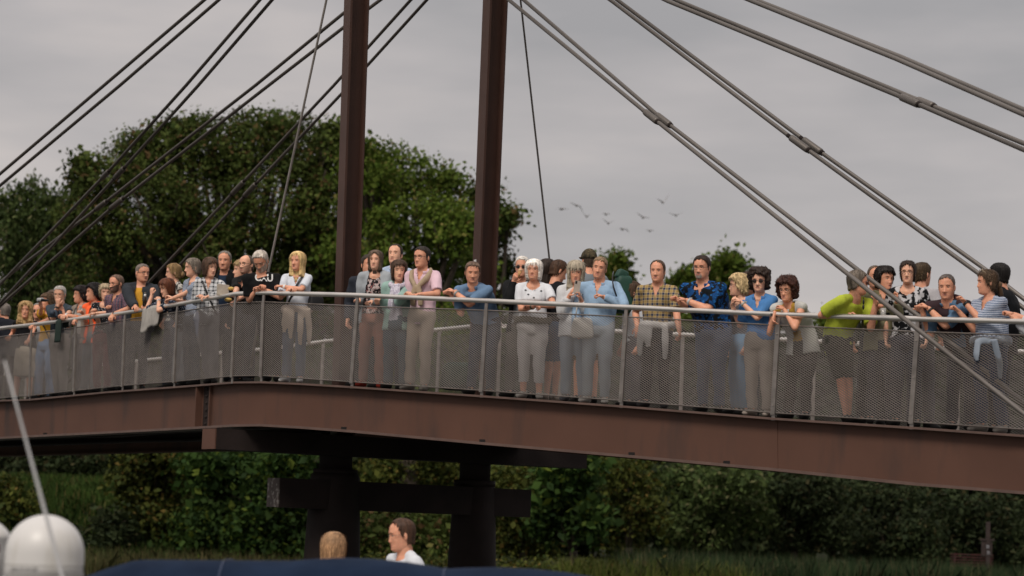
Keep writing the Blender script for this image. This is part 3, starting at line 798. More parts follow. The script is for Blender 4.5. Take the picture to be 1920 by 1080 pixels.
# ------------------------------------------------------------------ people
def cloth(kind, *c, scale=1., rough=.85):
    key = ('cloth', kind, c, scale)
    if key in MC: return MC[key]
    m, n, l, b = nmat('cloth_' + kind)
    cc = [(*srgb(x), 1) for x in c]
    tc = n.new('ShaderNodeTexCoord')
    def noise_(sc, det=3, stretch=(1, 1, 1)):
        mp = n.new('ShaderNodeMapping'); mp.inputs['Scale'].default_value = stretch
        l.new(tc.outputs['Object'], mp.inputs[0])
        q = n.new('ShaderNodeTexNoise'); q.inputs['Scale'].default_value = sc; q.inputs['Detail'].default_value = det
        l.new(mp.outputs[0], q.inputs[0]); return q.outputs[0]
    def mixc(f, a, bcol):
        q = n.new('ShaderNodeMix'); q.data_type = 'RGBA'
        if isinstance(f, float): q.inputs[0].default_value = f
        else: l.new(f, q.inputs[0])
        for k, v in ((6, a), (7, bcol)):
            if isinstance(v, tuple): q.inputs[k].default_value = v
            else: l.new(v, q.inputs[k])
        return q.outputs[2]
    def thr(v, a, bb=None):
        q = n.new('ShaderNodeMapRange'); q.inputs[1].default_value = a; q.inputs[2].default_value = bb if bb is not None else a + .04
        l.new(v, q.inputs[0]); return q.outputs[0]
    def wave(axis, sc, a, dist=.6):
        q = n.new('ShaderNodeTexWave'); q.bands_direction = axis; q.inputs['Scale'].default_value = sc; q.inputs['Distortion'].default_value = dist
        l.new(tc.outputs['Object'], q.inputs[0]); return thr(q.outputs[1], a, a + .1)
    src = cc[0]
    if kind == 'stripes': src = mixc(wave('Z', 11 * scale, .5), cc[0], cc[1])
    elif kind == 'plaid':
        s1 = mixc(wave('X', 4.2 * scale, .55), cc[0], cc[1]); s2 = mixc(wave('Z', 4.2 * scale, .55), cc[0], cc[2])
        src = mixc(.5, s1, s2)
        if len(cc) > 3: src = mixc(wave('X', 8.4 * scale, .93), src, cc[3]); src = mixc(wave('Z', 8.4 * scale, .93), src, cc[3])
    elif kind == 'dots':
        v = n.new('ShaderNodeTexVoronoi'); v.inputs['Scale'].default_value = 26 * scale
        l.new(tc.outputs['Object'], v.inputs[0]); src = mixc(thr(v.outputs[0], .2, .26), cc[1], cc[0])
    elif kind == 'floral':
        src = mixc(thr(noise_(20 * scale, 4), .5, .54), cc[0], cc[1])
        if len(cc) > 2: src = mixc(thr(noise_(34 * scale, 2), .6, .63), src, cc[2])
    base = n.new('ShaderNodeHueSaturation')
    mr = n.new('ShaderNodeMapRange'); mr.inputs[1].default_value = .3; mr.inputs[2].default_value = .7; mr.inputs[3].default_value = .86; mr.inputs[4].default_value = 1.12
    l.new(noise_(5, 4), mr.inputs[0]); l.new(mr.outputs[0], base.inputs['Value'])
    if isinstance(src, tuple): base.inputs['Color'].default_value = src
    else: l.new(src, base.inputs['Color'])
    l.new(base.outputs[0], b.inputs['Base Color'])
    b.inputs['Roughness'].default_value = rough
    b.inputs['Specular IOR Level'].default_value = .2
    bu = n.new('ShaderNodeBump'); bu.inputs['Strength'].default_value = .8; bu.inputs['Distance'].default_value = .035
    l.new(noise_(9, 3, (1, 1, .45)), bu.inputs['Height']); l.new(bu.outputs[0], b.inputs['Normal'])
    MC[key] = m
    return m
def plain(h): return cloth('plain', h)
def skinm(h): return mat('skin', h, .52, var=.14, vscale=14, bump=.12, bscale=60, sss=.12, spec=.35)
def hairm(h):
    m = mat('hair', h, .55, var=.45, vscale=30, bump=.7, bscale=55, stretch=(1, 1, .12), spec=.3)
    if 'isl' not in m:
        m['isl'] = 1; n, l = m.node_tree.nodes, m.node_tree.links; b = n['Principled BSDF']; src = b.inputs['Base Color'].links[0].from_socket
        g = n.new('ShaderNodeNewGeometry'); mr = n.new('ShaderNodeMapRange'); mr.inputs[3].default_value = .6; mr.inputs[4].default_value = 1.6
        hs = n.new('ShaderNodeHueSaturation'); l.new(g.outputs['Random Per Island'], mr.inputs[0]); l.new(mr.outputs[0], hs.inputs['Value']); l.new(src, hs.inputs['Color']); l.new(hs.outputs[0], b.inputs['Base Color'])
    return m
SK = dict(a='#e2b098', b='#dfaa8f', c='#d5997d', d='#dcb09a')
eyew = mat('eye_white', (.50, .42, .38), .3, var=.05)
eyed = mat('iris', (.02, .016, .013), .25, var=.05)
lipm = mat('lips', (.42, .17, .13), .45, var=.1)
mouthd = mat('open_mouth', (.06, .015, .012), .6, var=.1)
blackm = mat('black_plastic', (.012, .012, .013), .35, var=.1)
tintm = mat('dark_lens', (.02, .012, .01), .1, var=.1, spec=.6)
goldm = mat('thin_metal', (.25, .2, .16), .3, .8)
goggle = mat('red_plastic', (.14, .02, .02), .4)

ZT = np.array([-.128, -.120, -.105, -.08, -.05, -.02, .01, .04, .07, .095, .113, .122])
FT = np.array([.050, .078, .090, .092, .091, .090, .092, .094, .087, .066, .036, .006])
BT = np.array([.010, .018, .038, .064, .084, .096, .103, .105, .098, .078, .045, .008])
WT = np.array([.026, .042, .052, .062, .069, .073, .076, .078, .074, .060, .036, .006])
def hprof(z): return np.interp(z, ZT, FT), np.interp(z, ZT, BT), np.interp(z, ZT, WT)
def hrad(az, z):
    f, b, w_ = hprof(z)
    c = np.cos(az); s_ = np.abs(np.sin(az))
    d = np.where(c > 0, f, b); p = 2.25
    return 1 / ((s_ / w_) ** p + (np.abs(c) / d) ** p) ** (1 / p)
def feat(x, z):
    g = lambda a, b, sa, sb: np.exp(-((x - a) / sa) ** 2 - ((z - b) / sb) ** 2)
    nose = np.where((z < .022) & (z > -.062), np.interp(z, [-.060, -.048, -.040, .0, .022], [.002, .017, .024, .007, .001]), 0) * np.exp(-(x / .0125) ** 2)
    nose = nose + .008 * (g(.013, -.042, .007, .008) + g(-.013, -.042, .007, .008))
    sock = -.0085 * (g(.031, .001, .017, .012) + g(-.031, .001, .017, .012))
    brow = .005 * (g(.030, .026, .024, .007) + g(-.030, .026, .024, .007))
    chk = .004 * (g(.045, -.035, .02, .02) + g(-.045, -.035, .02, .02))
    lips = .0055 * np.exp(-(x / .021) ** 2) * (np.exp(-((z + .066) / .0045) ** 2) + np.exp(-((z + .078) / .005) ** 2)) - .004 * np.exp(-(x / .024) ** 2 - ((z + .0715) / .0028) ** 2)
    fold = -.003 * (g(.030, -.062, .005, .016) + g(-.030, -.062, .005, .016))
    chin = .005 * g(0, -.105, .02, .012)
    nose = nose * NOSE[0]
    return nose + sock + brow + chk + lips + fold + chin
NOSE = [1.]
def head_mesh(mb, T, sp):
    "T maps head coordinates (x right, y forward, z up) to the person's space"
    zs = np.concatenate([np.linspace(-.128, -.09, 7), np.linspace(-.084, .03, 30), np.linspace(.04, .118, 11)])
    na = 56
    az = np.linspace(-PI, PI, na, endpoint=False)
    az = az - .32 * np.sin(az) * .9            # more points on the face
    vs = []
    for z in zs:
        r = hrad(az, z); x = r * np.sin(az); y = r * np.cos(az)
        fr = np.clip(np.cos(az), 0, 1) ** .5
        y = y + feat(x, z) * fr
        x = x * (sp['jaw'] if z < -.04 else 1 + (sp['jaw'] - 1) * max(0, 1 - (z + .04) / .06))
        for a, b in zip(x, y): vs.append(T @ Vector((a, b, z)))
    nz_ = len(zs)
    vs += [T @ Vector((0, .02, -.131)), T @ Vector((0, 0, .1225))]
    fs = []; mi = []
    for i in range(nz_ - 1):
        for j in range(na):
            fs.append((i * na + j, i * na + (j + 1) % na, (i + 1) * na + (j + 1) % na, (i + 1) * na + j))
            zc = (zs[i] + zs[i + 1]) / 2; ac = az[j]; xc = hrad(az[j:j + 1], zc)[0] * math.sin(ac)
            k = 0
            if abs(ac) < 1 and abs(xc) < .023 - abs(zc + .072) * .6 and -.082 < zc < -.061: k = 1
            elif sp.get('beard') and abs(ac) < 1.5 and zc < -.048 + .03 * abs(ac) and not (sp['beard'] == 'g' and (xc / .034) ** 2 + ((zc + .088) / .036) ** 2 > 1): k = 4
            mi.append(k)
    for j in range(na): fs.append((nz_ * na, (j + 1) % na, j)); mi.append(0)
    for j in range(na): fs.append((nz_ * na + 1, (nz_ - 1) * na + j, (nz_ - 1) * na + (j + 1) % na)); mi.append(0)
    o = len(mb.v); mb.v += [tuple(v) for v in vs]; mb.f += [tuple(q + o for q in f) for f in fs]; mb.m += mi; mb.sm += [True] * len(fs)
    def fy(x, z):
        a = math.atan2(x, .09); r = hrad(np.array([a]), z)[0]; return r * math.cos(a) + float(feat(np.array(r * math.sin(a)), np.array(z)))
    def E(c, r, m_, nu=10, nv=7):
        t = MB(); t.ell(c, r, m_, nu, nv); mb.add([T @ Vector(v) for v in t.v], t.f, m_)
    for s_ in (-1, 1):
        ey = fy(s_ * .031, .001)
        E((s_ * .031, ey - .003, .001), (.0125, .008, .0058), 2); E((s_ * .031, ey + .0025, .001), (.0052, .004, .0048), 3, 8, 6)
        t = MB(); t.tube([(s_ * .013, fy(.013, .022), .021), (s_ * .030, fy(.030, .026) + .001, .027), (s_ * .049, fy(.049, .021) - .001, .020)], [.0024, .0030, .0015], 6, 5)
        mb.add([T @ Vector(v) for v in t.v], t.f, 5)
        t = MB(); t.tube([(s_ * .018, fy(.018, .007) , .007), (s_ * .031, fy(.031, .010) + .0005, .0095), (s_ * .045, fy(.045, .005), .005)], [.0022] * 3, 5, 0)
        mb.add([T @ Vector(v) for v in t.v], t.f, 0)
        t = MB(); t.ell((0, 0, 0), (.008, .018, .032), 0, 10, 8)
        Mx = Matrix.Translation((s_ * .079 * 1., -.008, -.008)) @ Matrix.Rotation(s_ * R(24), 4, 'Z') @ Matrix.Rotation(R(-8), 4, 'X')
        mb.add([T @ (Mx @ Vector(v)) for v in t.v], t.f, 0)
    if sp.get('mouth') == 'open': E((0, fy(0, -.0715) + .001, -.0715), (.014, .006, .007), 6)
    return fy

HL = dict(  # hairline height by angle from the front (degrees), thickness top / side / back, lowest z
    short=([0, 30, 50, 66, 78, 92, 110, 180], [.080, .074, .058, .030, -.028, -.030, -.072, -.080], (.012, .007, .011), -.09),
    thin=([0, 30, 50, 66, 78, 92, 110, 180], [.098, .092, .070, .036, -.020, -.028, -.072, -.078], (.008, .008, .010), -.09),
    fringe=([0, 60, 72, 84, 95, 110, 180], [.2, .2, .055, -.01, -.028, -.07, -.08], (.004, .010, .013), -.09),
    buzz=([0, 30, 50, 66, 78, 92, 110, 180], [.084, .080, .062, .032, -.018, -.025, -.068, -.074], (.007, .004, .005), -.085),
    crop=([0, 30, 50, 64, 74, 92, 110, 180], [.058, .056, .042, .012, -.036, -.038, -.080, -.090], (.028, .020, .026), -.10),
    bob=([0, 25, 42, 54, 64, 110, 180], [.064, .054, .036, -.04, -.09, -.11, -.115], (.020, .020, .024), -.125),
    bangs=([0, 30, 44, 52, 60, 110, 180], [.030, .030, .022, -.10, -.20, -.24, -.25], (.026, .026, .026), -.25),
    long=([0, 18, 36, 50, 60, 110, 180], [.082, .074, .050, .0, -.18, -.24, -.26], (.022, .022, .026), -.26),
    sheet=([0, 18, 36, 50, 60, 110, 180], [.082, .074, .050, .0, -.18, -.24, -.26], (.020, .026, .032), -.26),
    wavy=([0, 18, 36, 50, 58, 110, 180], [.078, .066, .040, -.01, -.18, -.22, -.24], (.036, .044, .040), -.24),
    curly=([0, 25, 45, 58, 68, 110, 180], [.060, .056, .040, -.02, -.075, -.09, -.10], (.040, .036, .040), -.11),
    mid=([0, 20, 40, 55, 66, 110, 180], [.078, .068, .048, .0, -.11, -.15, -.16], (.020, .020, .026), -.17),
    up=([0, 20, 40, 58, 72, 92, 110, 180], [.078, .070, .052, .020, -.035, -.040, -.08, -.09], (.018, .012, .018), -.10))
def hair_mesh(mb, T, style, seed, jaw=1.):
    an, hz, (tt, ts, tb), zmin = HL[style]
    r_ = np.random.default_rng(seed)
    na = 88; az = np.linspace(-PI, PI, na, endpoint=False); deg = np.abs(np.degrees(az))
    hl = np.interp(deg, an, hz) + r_.normal(0, .007, na)
    low = np.maximum(zmin, -.10)
    zs = np.concatenate([np.linspace(zmin, -.1, max(2, int((-.1 - zmin) / .012)) + 1)[:-1] if zmin < -.115 else np.array([zmin]), np.linspace(-.095, .1, 26), np.linspace(.107, .1205, 6)])
    ph = r_.uniform(0, 6, 4); side = np.clip(np.abs(np.sin(az)), 0, 1); back = np.clip(-np.cos(az), 0, 1)
    th_h = ts + (tb - ts) * back
    amp = dict(curly=.013, wavy=.008, crop=.006).get(style, .0022)
    vs = []
    lenb = np.interp(deg, [0, 60, 180], [0, 0, 0]) + r_.normal(0, .006, na)
    for i, z in enumerate(zs):
        zc = max(z, -.045)
        w_top = np.clip((z - .02) / .1, 0, 1)
        th = th_h * (1 - w_top) + tt * w_top
        hr = hrad(az, zc)
        if z < -.045:
            k = min(1, (-.045 - z) / .2)
            hr = hrad(az, -.045) * (1 - .10 * k)
            th = th * (1 + (1.3 if style == 'sheet' else .9 if style in ('long', 'wavy', 'bangs', 'mid') else -.5) * k)
        st = np.sin(az * 23 + ph[0] + z * 6) * .5 + np.sin(az * 41 + ph[1] - z * 9) * .5
        if style in ('curly', 'wavy', 'crop'):
            nz_ = np.array([noise.noise(Vector((math.sin(a) * 3.4 + seed, math.cos(a) * 3.4, z * 34))) for a in az])
            jit = amp * nz_ * 2.2 + .002 * st
        else: jit = amp * st
        outr = hr + th + jit
        inr = np.where(z > -.1, hrad(az, max(z, -.127)) * .72, .030)
        cov = z >= hl
        # ragged lower ends on long styles
        rad = np.where(cov, outr, inr)
        zz = z * (1 + np.where(z > 0, tt / .122, 0) * 1.0)
        if i == 0: rad = np.minimum(rad, .05)
        for a, rr_, c_ in zip(az, rad, cov):
            vs.append(T @ Vector((rr_ * math.sin(a), rr_ * math.cos(a) - .002, zz if c_ else z)))
    # loose strands over the surface
    nst = {'short': 420, 'buzz': 200, 'thin': 240, 'fringe': 160, 'sheet': 2600}.get(style, 900)
    ln = {'short': .020, 'buzz': .007, 'thin': .016, 'fringe': .014, 'crop': .034, 'curly': .030, 'up': .030}.get(style, .055)
    sv = []; sf = []; sg_ = {'bob': .12, 'bangs': .08, 'long': .09, 'sheet': .12, 'mid': .16, 'curly': .6, 'crop': .4}.get(style, .3)
    ri_ = r_.integers(0, len(zs) - 1, nst); rj_ = r_.integers(0, na, nst)
    for i, j in zip(ri_, rj_):
        z = zs[i]
        if z < hl[j]: continue
        p0 = Vector(vs[i * na + j]); cen_ = T @ Vector((0, -.01, min(max(z, -.03), .06))); n0 = (p0 - cen_).normalized()
        dn = (T.to_3x3() @ Vector((r_.normal(0, sg_), r_.normal(0, sg_) - .2, -1.0 if style != 'curly' else r_.normal(0, 1)))).normalized()
        dn = (dn - n0 * dn.dot(n0)).normalized(); sd_ = n0.cross(dn)
        L_ = ln * r_.uniform(.6, 1.5); w_ = .0022
        a0 = p0 - n0 * .002; a1 = p0 + dn * L_ * .5 + n0 * (.005 if sg_ > .2 else .003); a2 = p0 + dn * L_ + n0 * (r_.uniform(-.004, .008) if sg_ > .2 else r_.uniform(-.003, .003))
        k0 = len(sv); sv += [a0 - sd_ * w_, a0 + sd_ * w_, a1 + sd_ * w_, a1 - sd_ * w_, a2]
        sf += [(k0, k0 + 1, k0 + 2, k0 + 3), (k0 + 3, k0 + 2, k0 + 4)]
    mb.add(sv, sf, 0)
    nz2 = len(zs); vs += [T @ Vector((0, -.002, zs[0])), T @ Vector((0, -.002, .122 + tt + .001))]
    fs = [(i * na + j, i * na + (j + 1) % na, (i + 1) * na + (j + 1) % na, (i + 1) * na + j) for i in range(nz2 - 1) for j in range(na)]
    fs += [(nz2 * na, (j + 1) % na, j) for j in range(na)] + [(nz2 * na + 1, (nz2 - 1) * na + j, (nz2 - 1) * na + (j + 1) % na) for j in range(na)]
    mb.add(vs, fs, 0)

def hand_mesh(mb, wrist, d, pn, side, curl=.5, hs=1., mi=0, spread=.0):
    "wrist -> knuckles along d, palm facing pn; side = +1 / -1 puts the thumb on +lat / -lat"
    d = d.normalized(); pn = (pn - d * pn.dot(d)).normalized(); lat = d.cross(pn).normalized()
    k = wrist + d * .092 * hs
    mb.tube([wrist - d * .03 * hs, wrist, wrist + d * .03 * hs, wrist + d * .07 * hs, k, k + d * .008 * hs], [(.026 * hs, .020 * hs), (.027 * hs, .019 * hs), (.036 * hs, .017 * hs), (.041 * hs, .016 * hs), (.039 * hs, .014 * hs), (.030 * hs, .009 * hs)], 12, mi, right=lat)
    for i, (o_, ln) in enumerate(((-.029, .058), (-.010, .072), (.010, .077), (.029, .068))):
        o_ *= side
        p = k + lat * o_ * hs - d * .004; a = .15 + curl * .35 + i * .03; pts = [p]; rr = [.0092 * hs]
        for sgm in (.45, .32, .23):
            dd = d * math.cos(a) + pn * math.sin(a) + lat * o_ * spread * 6
            p = p + dd.normalized() * ln * sgm * hs; pts.append(p); rr.append((.0085 if sgm > .3 else .0065) * hs); a += curl * (.95 if sgm > .4 else .7)
        pts.append(pts[-1] + (pts[-1] - pts[-2]).normalized() * .005 * hs); rr.append(.003 * hs)
        mb.tube(pts, rr, 7, mi)
    b0 = wrist + d * .028 * hs + lat * .030 * side * hs
    t1 = (d * .75 + lat * side * .62 + pn * .25).normalized(); t2 = (d * .95 + lat * side * .1 + pn * .4 * (.5 + curl)).normalized()
    pts = [b0 - t1 * .012 * hs, b0 + t1 * .02 * hs, b0 + t1 * .042 * hs, b0 + t1 * .042 * hs + t2 * .028 * hs, b0 + t1 * .042 * hs + t2 * .034 * hs]
    mb.tube(pts, [.014 * hs, .0125 * hs, .0105 * hs, .0085 * hs, .004 * hs], 8, mi)

def plane_arm(px): return ARM_L if px < 466 else ARM_R
def PXb(px, py, back, D=None):
    if D is not None: return P(px, py, D)
    a, b = plane_arm(px); t = b - a; t.z = 0; t.normalize(); nn = Vector((t.y, -t.x, 0))
    ray = P(px, py, 1) - CAM
    s_ = ((a - nn * back) - CAM).dot(nn) / ray.dot(nn)
    return CAM + ray * s_

PENDING = []     # (object, keep materials, post function)
def remesh_obj(mb, name, mats, parent, inv, vox=.013, smooth=4, post=None, extra=None):
    o = mb.build(name, mats, parent, inv)
    md = o.modifiers.new('r', 'REMESH'); md.mode = 'VOXEL'; md.voxel_size = vox; md.use_smooth_shade = True
    ms = o.modifiers.new('s', 'SMOOTH'); ms.factor = .5; ms.iterations = smooth
    PENDING.append((o, post, extra, mats))
    return o

MALE = [(-.16, .06, .05), (-.11, .135, .095), (0, .168, .118), (.22, .158, .112), (.45, .166, .122), (.70, .188, .126), (.86, .180, .108), (.95, .130, .085), (1.02, .066, .06)]
FEM = [(-.18, .06, .05), (-.12, .135, .100), (0, .172, .122), (.22, .146, .105), (.45, .136, .104), (.66, .158, .128), (.84, .156, .096), (.94, .110, .078), (1.02, .056, .052)]
PEOPLE = []; CAPFIX = []
def person(label, sex, hx, hy, back=.3, yaw=0, pitch=0, roll=0, byaw=None, hip=None, H=None, build=1., skin='a', hair='short', hc='#3a2a20', hs=1., bd=None, jaw=None,
           top_=None, neck='crew', sleeve=.5, jacket=None, jopen=.10, jsleeve=1., bottom=None, btype='trousers', shoes='#222222', glasses=None, beard=None, beardc=None, mouth=None,
           r=None, l=None, D=None, extra=None, watch=None, floor=None, group='onlookers standing along the bridge railing', hemdrop=0., bun=None):
    f = sex == 'f'
    if H is None: H = 1.66 if f else 1.78
    if byaw is None: byaw = (-38 if hx < 466 else -24) if D is None else yaw
    if jaw is None: jaw = .9 if f else 1.0
    pf = lambda q, dflt: PXb(q[0], q[1], q[2] if len(q) > 2 and q[2] is not None else dflt, D)
    hcen = PXb(hx, hy, back, D)
    vc = Vector((CAM.x - hcen.x, CAM.y - hcen.y, 0)).normalized(); rp = Vector((-vc.y, vc.x, 0))
    def fac(a): return vc * math.cos(R(a)) + rp * math.sin(R(a))
    FB = fac(byaw); FH = fac(yaw); XB = FB.cross(Z); XH = FH.cross(Z)
    fz = floor if floor is not None else floor_z(hcen.x, hcen.y)
    sc = H / (1.66 if f else 1.78)
    HS = hs * (1.03 if f else 1.08)
    Nb = hcen - Z * .158 * HS - FH * .012 - FB * .022
    if pitch: Nb -= FB * .05 * math.sin(R(pitch))
    T = .30 * H; pz = .51 * H
    dz = Nb.z - fz - pz
    if dz > T * .985:
        H = (Nb.z - fz) / .81; T = .30 * H; pz = .51 * H; dz = Nb.z - fz - pz
    if dz < .30: pz -= .30 - dz; dz = .30
    hor = math.sqrt(max(.0004, T * T - dz * dz))
    lat = 0
    if hip is not None: lat = max(-hor, min(hor, (hip - hx) * (D or rdist(hx)) / F))
    bk = math.sqrt(max(0, hor * hor - lat * lat))
    Pv = Nb + rp * lat - FB * bk; Pv.z = fz + pz
    up = (Nb - Pv).normalized()
    lean = hor / T
    M = Matrix((( *XB, 0), (*FB, 0), (0, 0, 1, 0), (0, 0, 0, 1))).transposed(); M = Matrix.Translation((Pv.x, Pv.y, fz)) @ M
    inv = M.inverted()
    t = thing('person', None, label, 'person', group, M); sp_cap = 'camouflage cap' in label
    PEOPLE.append(t)
    sm_ = skinm(SK[skin]); hm = hairm(hc)
    bcol = mat('stubble', beardc or hc, .7, var=.3, vscale=40)
    mats = [sm_, lipm, eyew, eyed, bcol, mat('eyebrows', tuple(.45 * q_ + .55 * s_ * .5 for q_, s_ in zip(srgb(hc), srgb(SK[skin]))), .7), mouthd]
    rings = FEM if f else MALE
    belly = 1 + (build - 1) * 1.6
    def spine(s_):
        p = Pv + (Nb - Pv) * s_
        back_ = (-FB) * (.05 + .10 * lean) * math.sin(PI * min(1, max(0, s_))) * .6
        return p + back_ * (1 if s_ > 0 else 0)
    def torso(mb, off=0., lo=-.2, hi=1.1, cut=None):
        pts = []; rr = []
        for s_, a, b in rings:
            if s_ < lo or s_ > hi: continue
            kk = sc * (build if s_ > -.1 else 1); kb = belly if .1 < s_ < .7 else 1
            pts.append(spine(s_)); rr.append((a * kk + off, b * kk * kb + off))
        return pts, rr
    # arms
    shw = (.165 if f else .192) * sc * (build * .6 + .4)
    Sh = {}
    cs = spine(.905)
    for k, sg in (('r', 1), ('l', -1)):
        Sh[k] = cs + XB * sg * shw * .98 + FB * (.02 + .05 * lean)
    ul, fl = .295 * sc, .255 * sc
    ra = [(.046, .036, .026), (.053, .043, .030)][0 if f else 1]
    ra = [x * (.5 + .5 * build) * sc for x in ra]
    arms = {}
    for k, sg, spec in (('r', 1, r), ('l', -1, l)):
        S_ = Sh[k]
        spec = spec or {}
        if isinstance(spec, str): spec = {'m': spec}
        if 'h' in spec: Hc = pf(spec['h'], 0.0)
        elif spec.get('m') == 'rail':
            q = S_ + FB * .25
            a, b = plane_arm(hx); tt_ = (b - a).normalized()
            n2 = Vector((tt_.y, -tt_.x, 0)).normalized(); Hc = q + n2 * (((a - q).dot(n2)))
            ab = Vector((b.x - a.x, b.y - a.y)); u = (Vector((Hc.x - a.x, Hc.y - a.y))).dot(ab) / ab.length_squared
            Hc.z = a.z + (b.z - a.z) * u + .045
        else:
            Hc = S_ - Z * (ul + fl + .03) * .97 + FB * .06 + XB * sg * .05
        Eg = pf(spec['e'], .12) if 'e' in spec else None
        pole = ((Eg - S_) - Z * .16) if Eg is not None else (-Z * 1.0 + XB * sg * .35 - FB * .35)
        fd = (Hc - (Eg if Eg is not None else S_ + pole.normalized() * ul)).normalized()
        Wr = Hc - fd * .065 * sc
        L1, L2 = ul, fl; d_ = (Wr - S_).length
        if d_ > (L1 + L2) * .995: q = d_ / ((L1 + L2) * .995); L1 *= q; L2 *= q
        if d_ < abs(L1 - L2) + .02: L2 = max(.1, L1 - d_ + .03)
        dir_ = (Wr - S_).normalized(); ca = (L1 * L1 + d_ * d_ - L2 * L2) / (2 * L1 * d_); ca = max(-1, min(1, ca))
        pp = pole - dir_ * pole.dot(dir_)
        if pp.length < 1e-3: pp = -Z - dir_ * (-Z).dot(dir_)
        E_ = S_ + dir_ * L1 * ca + pp.normalized() * L1 * math.sqrt(1 - ca * ca)
        hd = (Hc - E_).normalized()
        if 'd' in spec: hd = (fac(spec['d'][0]) * math.cos(R(spec['d'][1])) + Z * math.sin(R(spec['d'][1]))).normalized()
        pn = spec.get('pn')
        if pn is None: pn = -Z if abs(hd.z) < .8 else -XB * sg
        elif pn == 'in': pn = -XB * sg
        elif pn == 'face': pn = -FB
        elif pn == 'up': pn = Z
        arms[k] = (S_, E_, Wr, hd, pn, min(1.9, spec.get('c', .6) * 1.7), sg)
    if jacket and jsleeve: sleeve = 0
    # body: one skin surface
    b = MB()
    pts, rr = torso(b, -.012, -.2, 1.1); b.tube(pts, rr, 20, 0, right=XB)
    ncb = hcen - Z * .04 - FH * .018
    b.tube([spine(.93), Nb + Z * .01, Nb.lerp(ncb, .55), ncb], [.085 * sc, (.058 if f else .066) * HS, (.052 if f else .061) * HS, (.050 if f else .058) * HS], 14)
    for k in 'rl':
        S_, E_, Wr, hd, pn, cu, sg = arms[k]
        b.limb(spine(.9) + XB * sg * shw * .5, S_, ra[0] * 1.1, ra[0] * .95, 12)
        b.limb(Nb + Z * .006 + XB * sg * .025 - FB * .012, S_ - Z * .008, .036 * HS, ra[0] * .66, 10)
        b.limb(S_, E_, ra[0], ra[1], 12, 0, (.4, ra[0] * .98)); b.limb(E_, Wr, ra[1] * 1.0, ra[2], 12, 0, (.3, ra[1] * 1.0)); b.limb(Wr, Wr + hd * .02, ra[2], ra[2] * .9, 10)
    # legs
    toes = FB * (.02 + .35 * hor)
    legs = []
    for sg in (1, -1):
        hp = Pv + XB * sg * .088 * sc
        an = Vector((Pv.x, Pv.y, fz + .09)) + XB * sg * (.10 + .02 * rng.random()) + toes * (1 if sg > 0 else .8) + FB * (rng.random() - .5) * .12
        if D is None:
            a_, b_ = plane_arm(hx); tt_ = (b_ - a_); tt_.z = 0; tt_.normalize(); n2 = Vector((tt_.y, -tt_.x, 0))
            dd = (an - a_).dot(n2)
            if dd > -.26: an -= n2 * (dd + .26)
            an.z = floor_z(an.x, an.y) + .09
        kn = hp.lerp(an, .5) + FB * .035
        legs.append((hp, kn, an, sg))
        b.limb(hp, kn, .082 * sc * build, .052 * sc, 12); b.limb(kn, an, .054 * sc, .036 * sc, 12, 0, (.3, .056 * sc))
    ex = MB()
    vr = np.random.default_rng(int(hx * 3 + hy)); vx = vr.uniform(.93, 1.06); vz = vr.uniform(.96, 1.05); NOSE[0] = vr.uniform(.75, 1.35)
    RH = Matrix((XH, FH, Z)).transposed()
    RH = RH @ Matrix.Rotation(R(-pitch), 3, 'X') @ Matrix.Rotation(R(roll), 3, 'Y')
    TH = inv @ (Matrix.Translation(hcen) @ RH.to_4x4() @ Matrix.Diagonal((HS * vx, HS, HS * vz, 1)))
    fy = head_mesh(ex, TH, dict(jaw=jaw, beard=beard, mouth=mouth))
    inv3 = inv.to_3x3()
    for k in 'rl':
        S_, E_, Wr, hd, pn, cu, sg = arms[k]
        hand_mesh(ex, inv @ Wr, inv3 @ hd, inv3 @ pn, -sg, cu, (.93 if f else 1.05) * sc)
    remesh_obj(b, 'body', mats, t, inv, .0125, 3, None, ex)
    # hair
    if hair:
        h = MB(); hair_mesh(h, TH, hair, int(hx * 7 + hy) % 97, jaw)
        if bun: h.ell(TH @ Vector((bun[0], bun[1], bun[2])), (bun[3] * HS,) * 3, 0, 14, 9)
        if bun and len(bun) > 4:
            a = TH @ Vector((bun[0], bun[1], bun[2])); d3 = Vector((0, -.4, -1)).normalized()
            h.tube([a, a + d3 * .06, a + d3 * .13, a + d3 * .19], [.026, .030, .024, .006], 10)
        h.build('hair', hm, t)
        if sp_cap:
            h = MB(); vs_ = []
            for q in range(9):
                for j in range(24):
                    th = 2 * PI * j / 24; a2 = PI / 2 * q / 8 * 1.05; vs_.append(TH @ Vector((.093 * math.sin(a2) * math.sin(th), .118 * math.sin(a2) * math.cos(th) - .004, .035 + .108 * math.cos(a2))))
            h.add(vs_, [(q * 24 + j, (q + 1) * 24 + j, (q + 1) * 24 + (j + 1) % 24, q * 24 + (j + 1) % 24) for q in range(8) for j in range(24)] + [tuple(range(24)), tuple(8 * 24 + j for j in range(24))])
            h.box(TH @ Vector((0, .15, .045)), (.13, .09, .008), M.to_3x3() @ inv.to_3x3() @ M.to_3x3() @ inv3 @ RH if False else RH)
            CAPFIX.append((h, t, inv, TH)); hh = MB(); hh.add([v for v in h.v[:9 * 24]], h.f[:-6]); hh.build('cap', cloth('floral', '#4a4232', '#2e2b22', '#6d6149', scale=1.2), t); 
            br = MB(); br.tube([TH @ Vector((0, .10, .052)), TH @ Vector((0, .14, .050)), TH @ Vector((0, .185, .040))], [(.075, .005), (.07, .005), (.03, .004)], 14, right=(TH.to_3x3() @ Vector((1, 0, 0)))); br.build('cap_brim', plain('#8a7a66'), t)
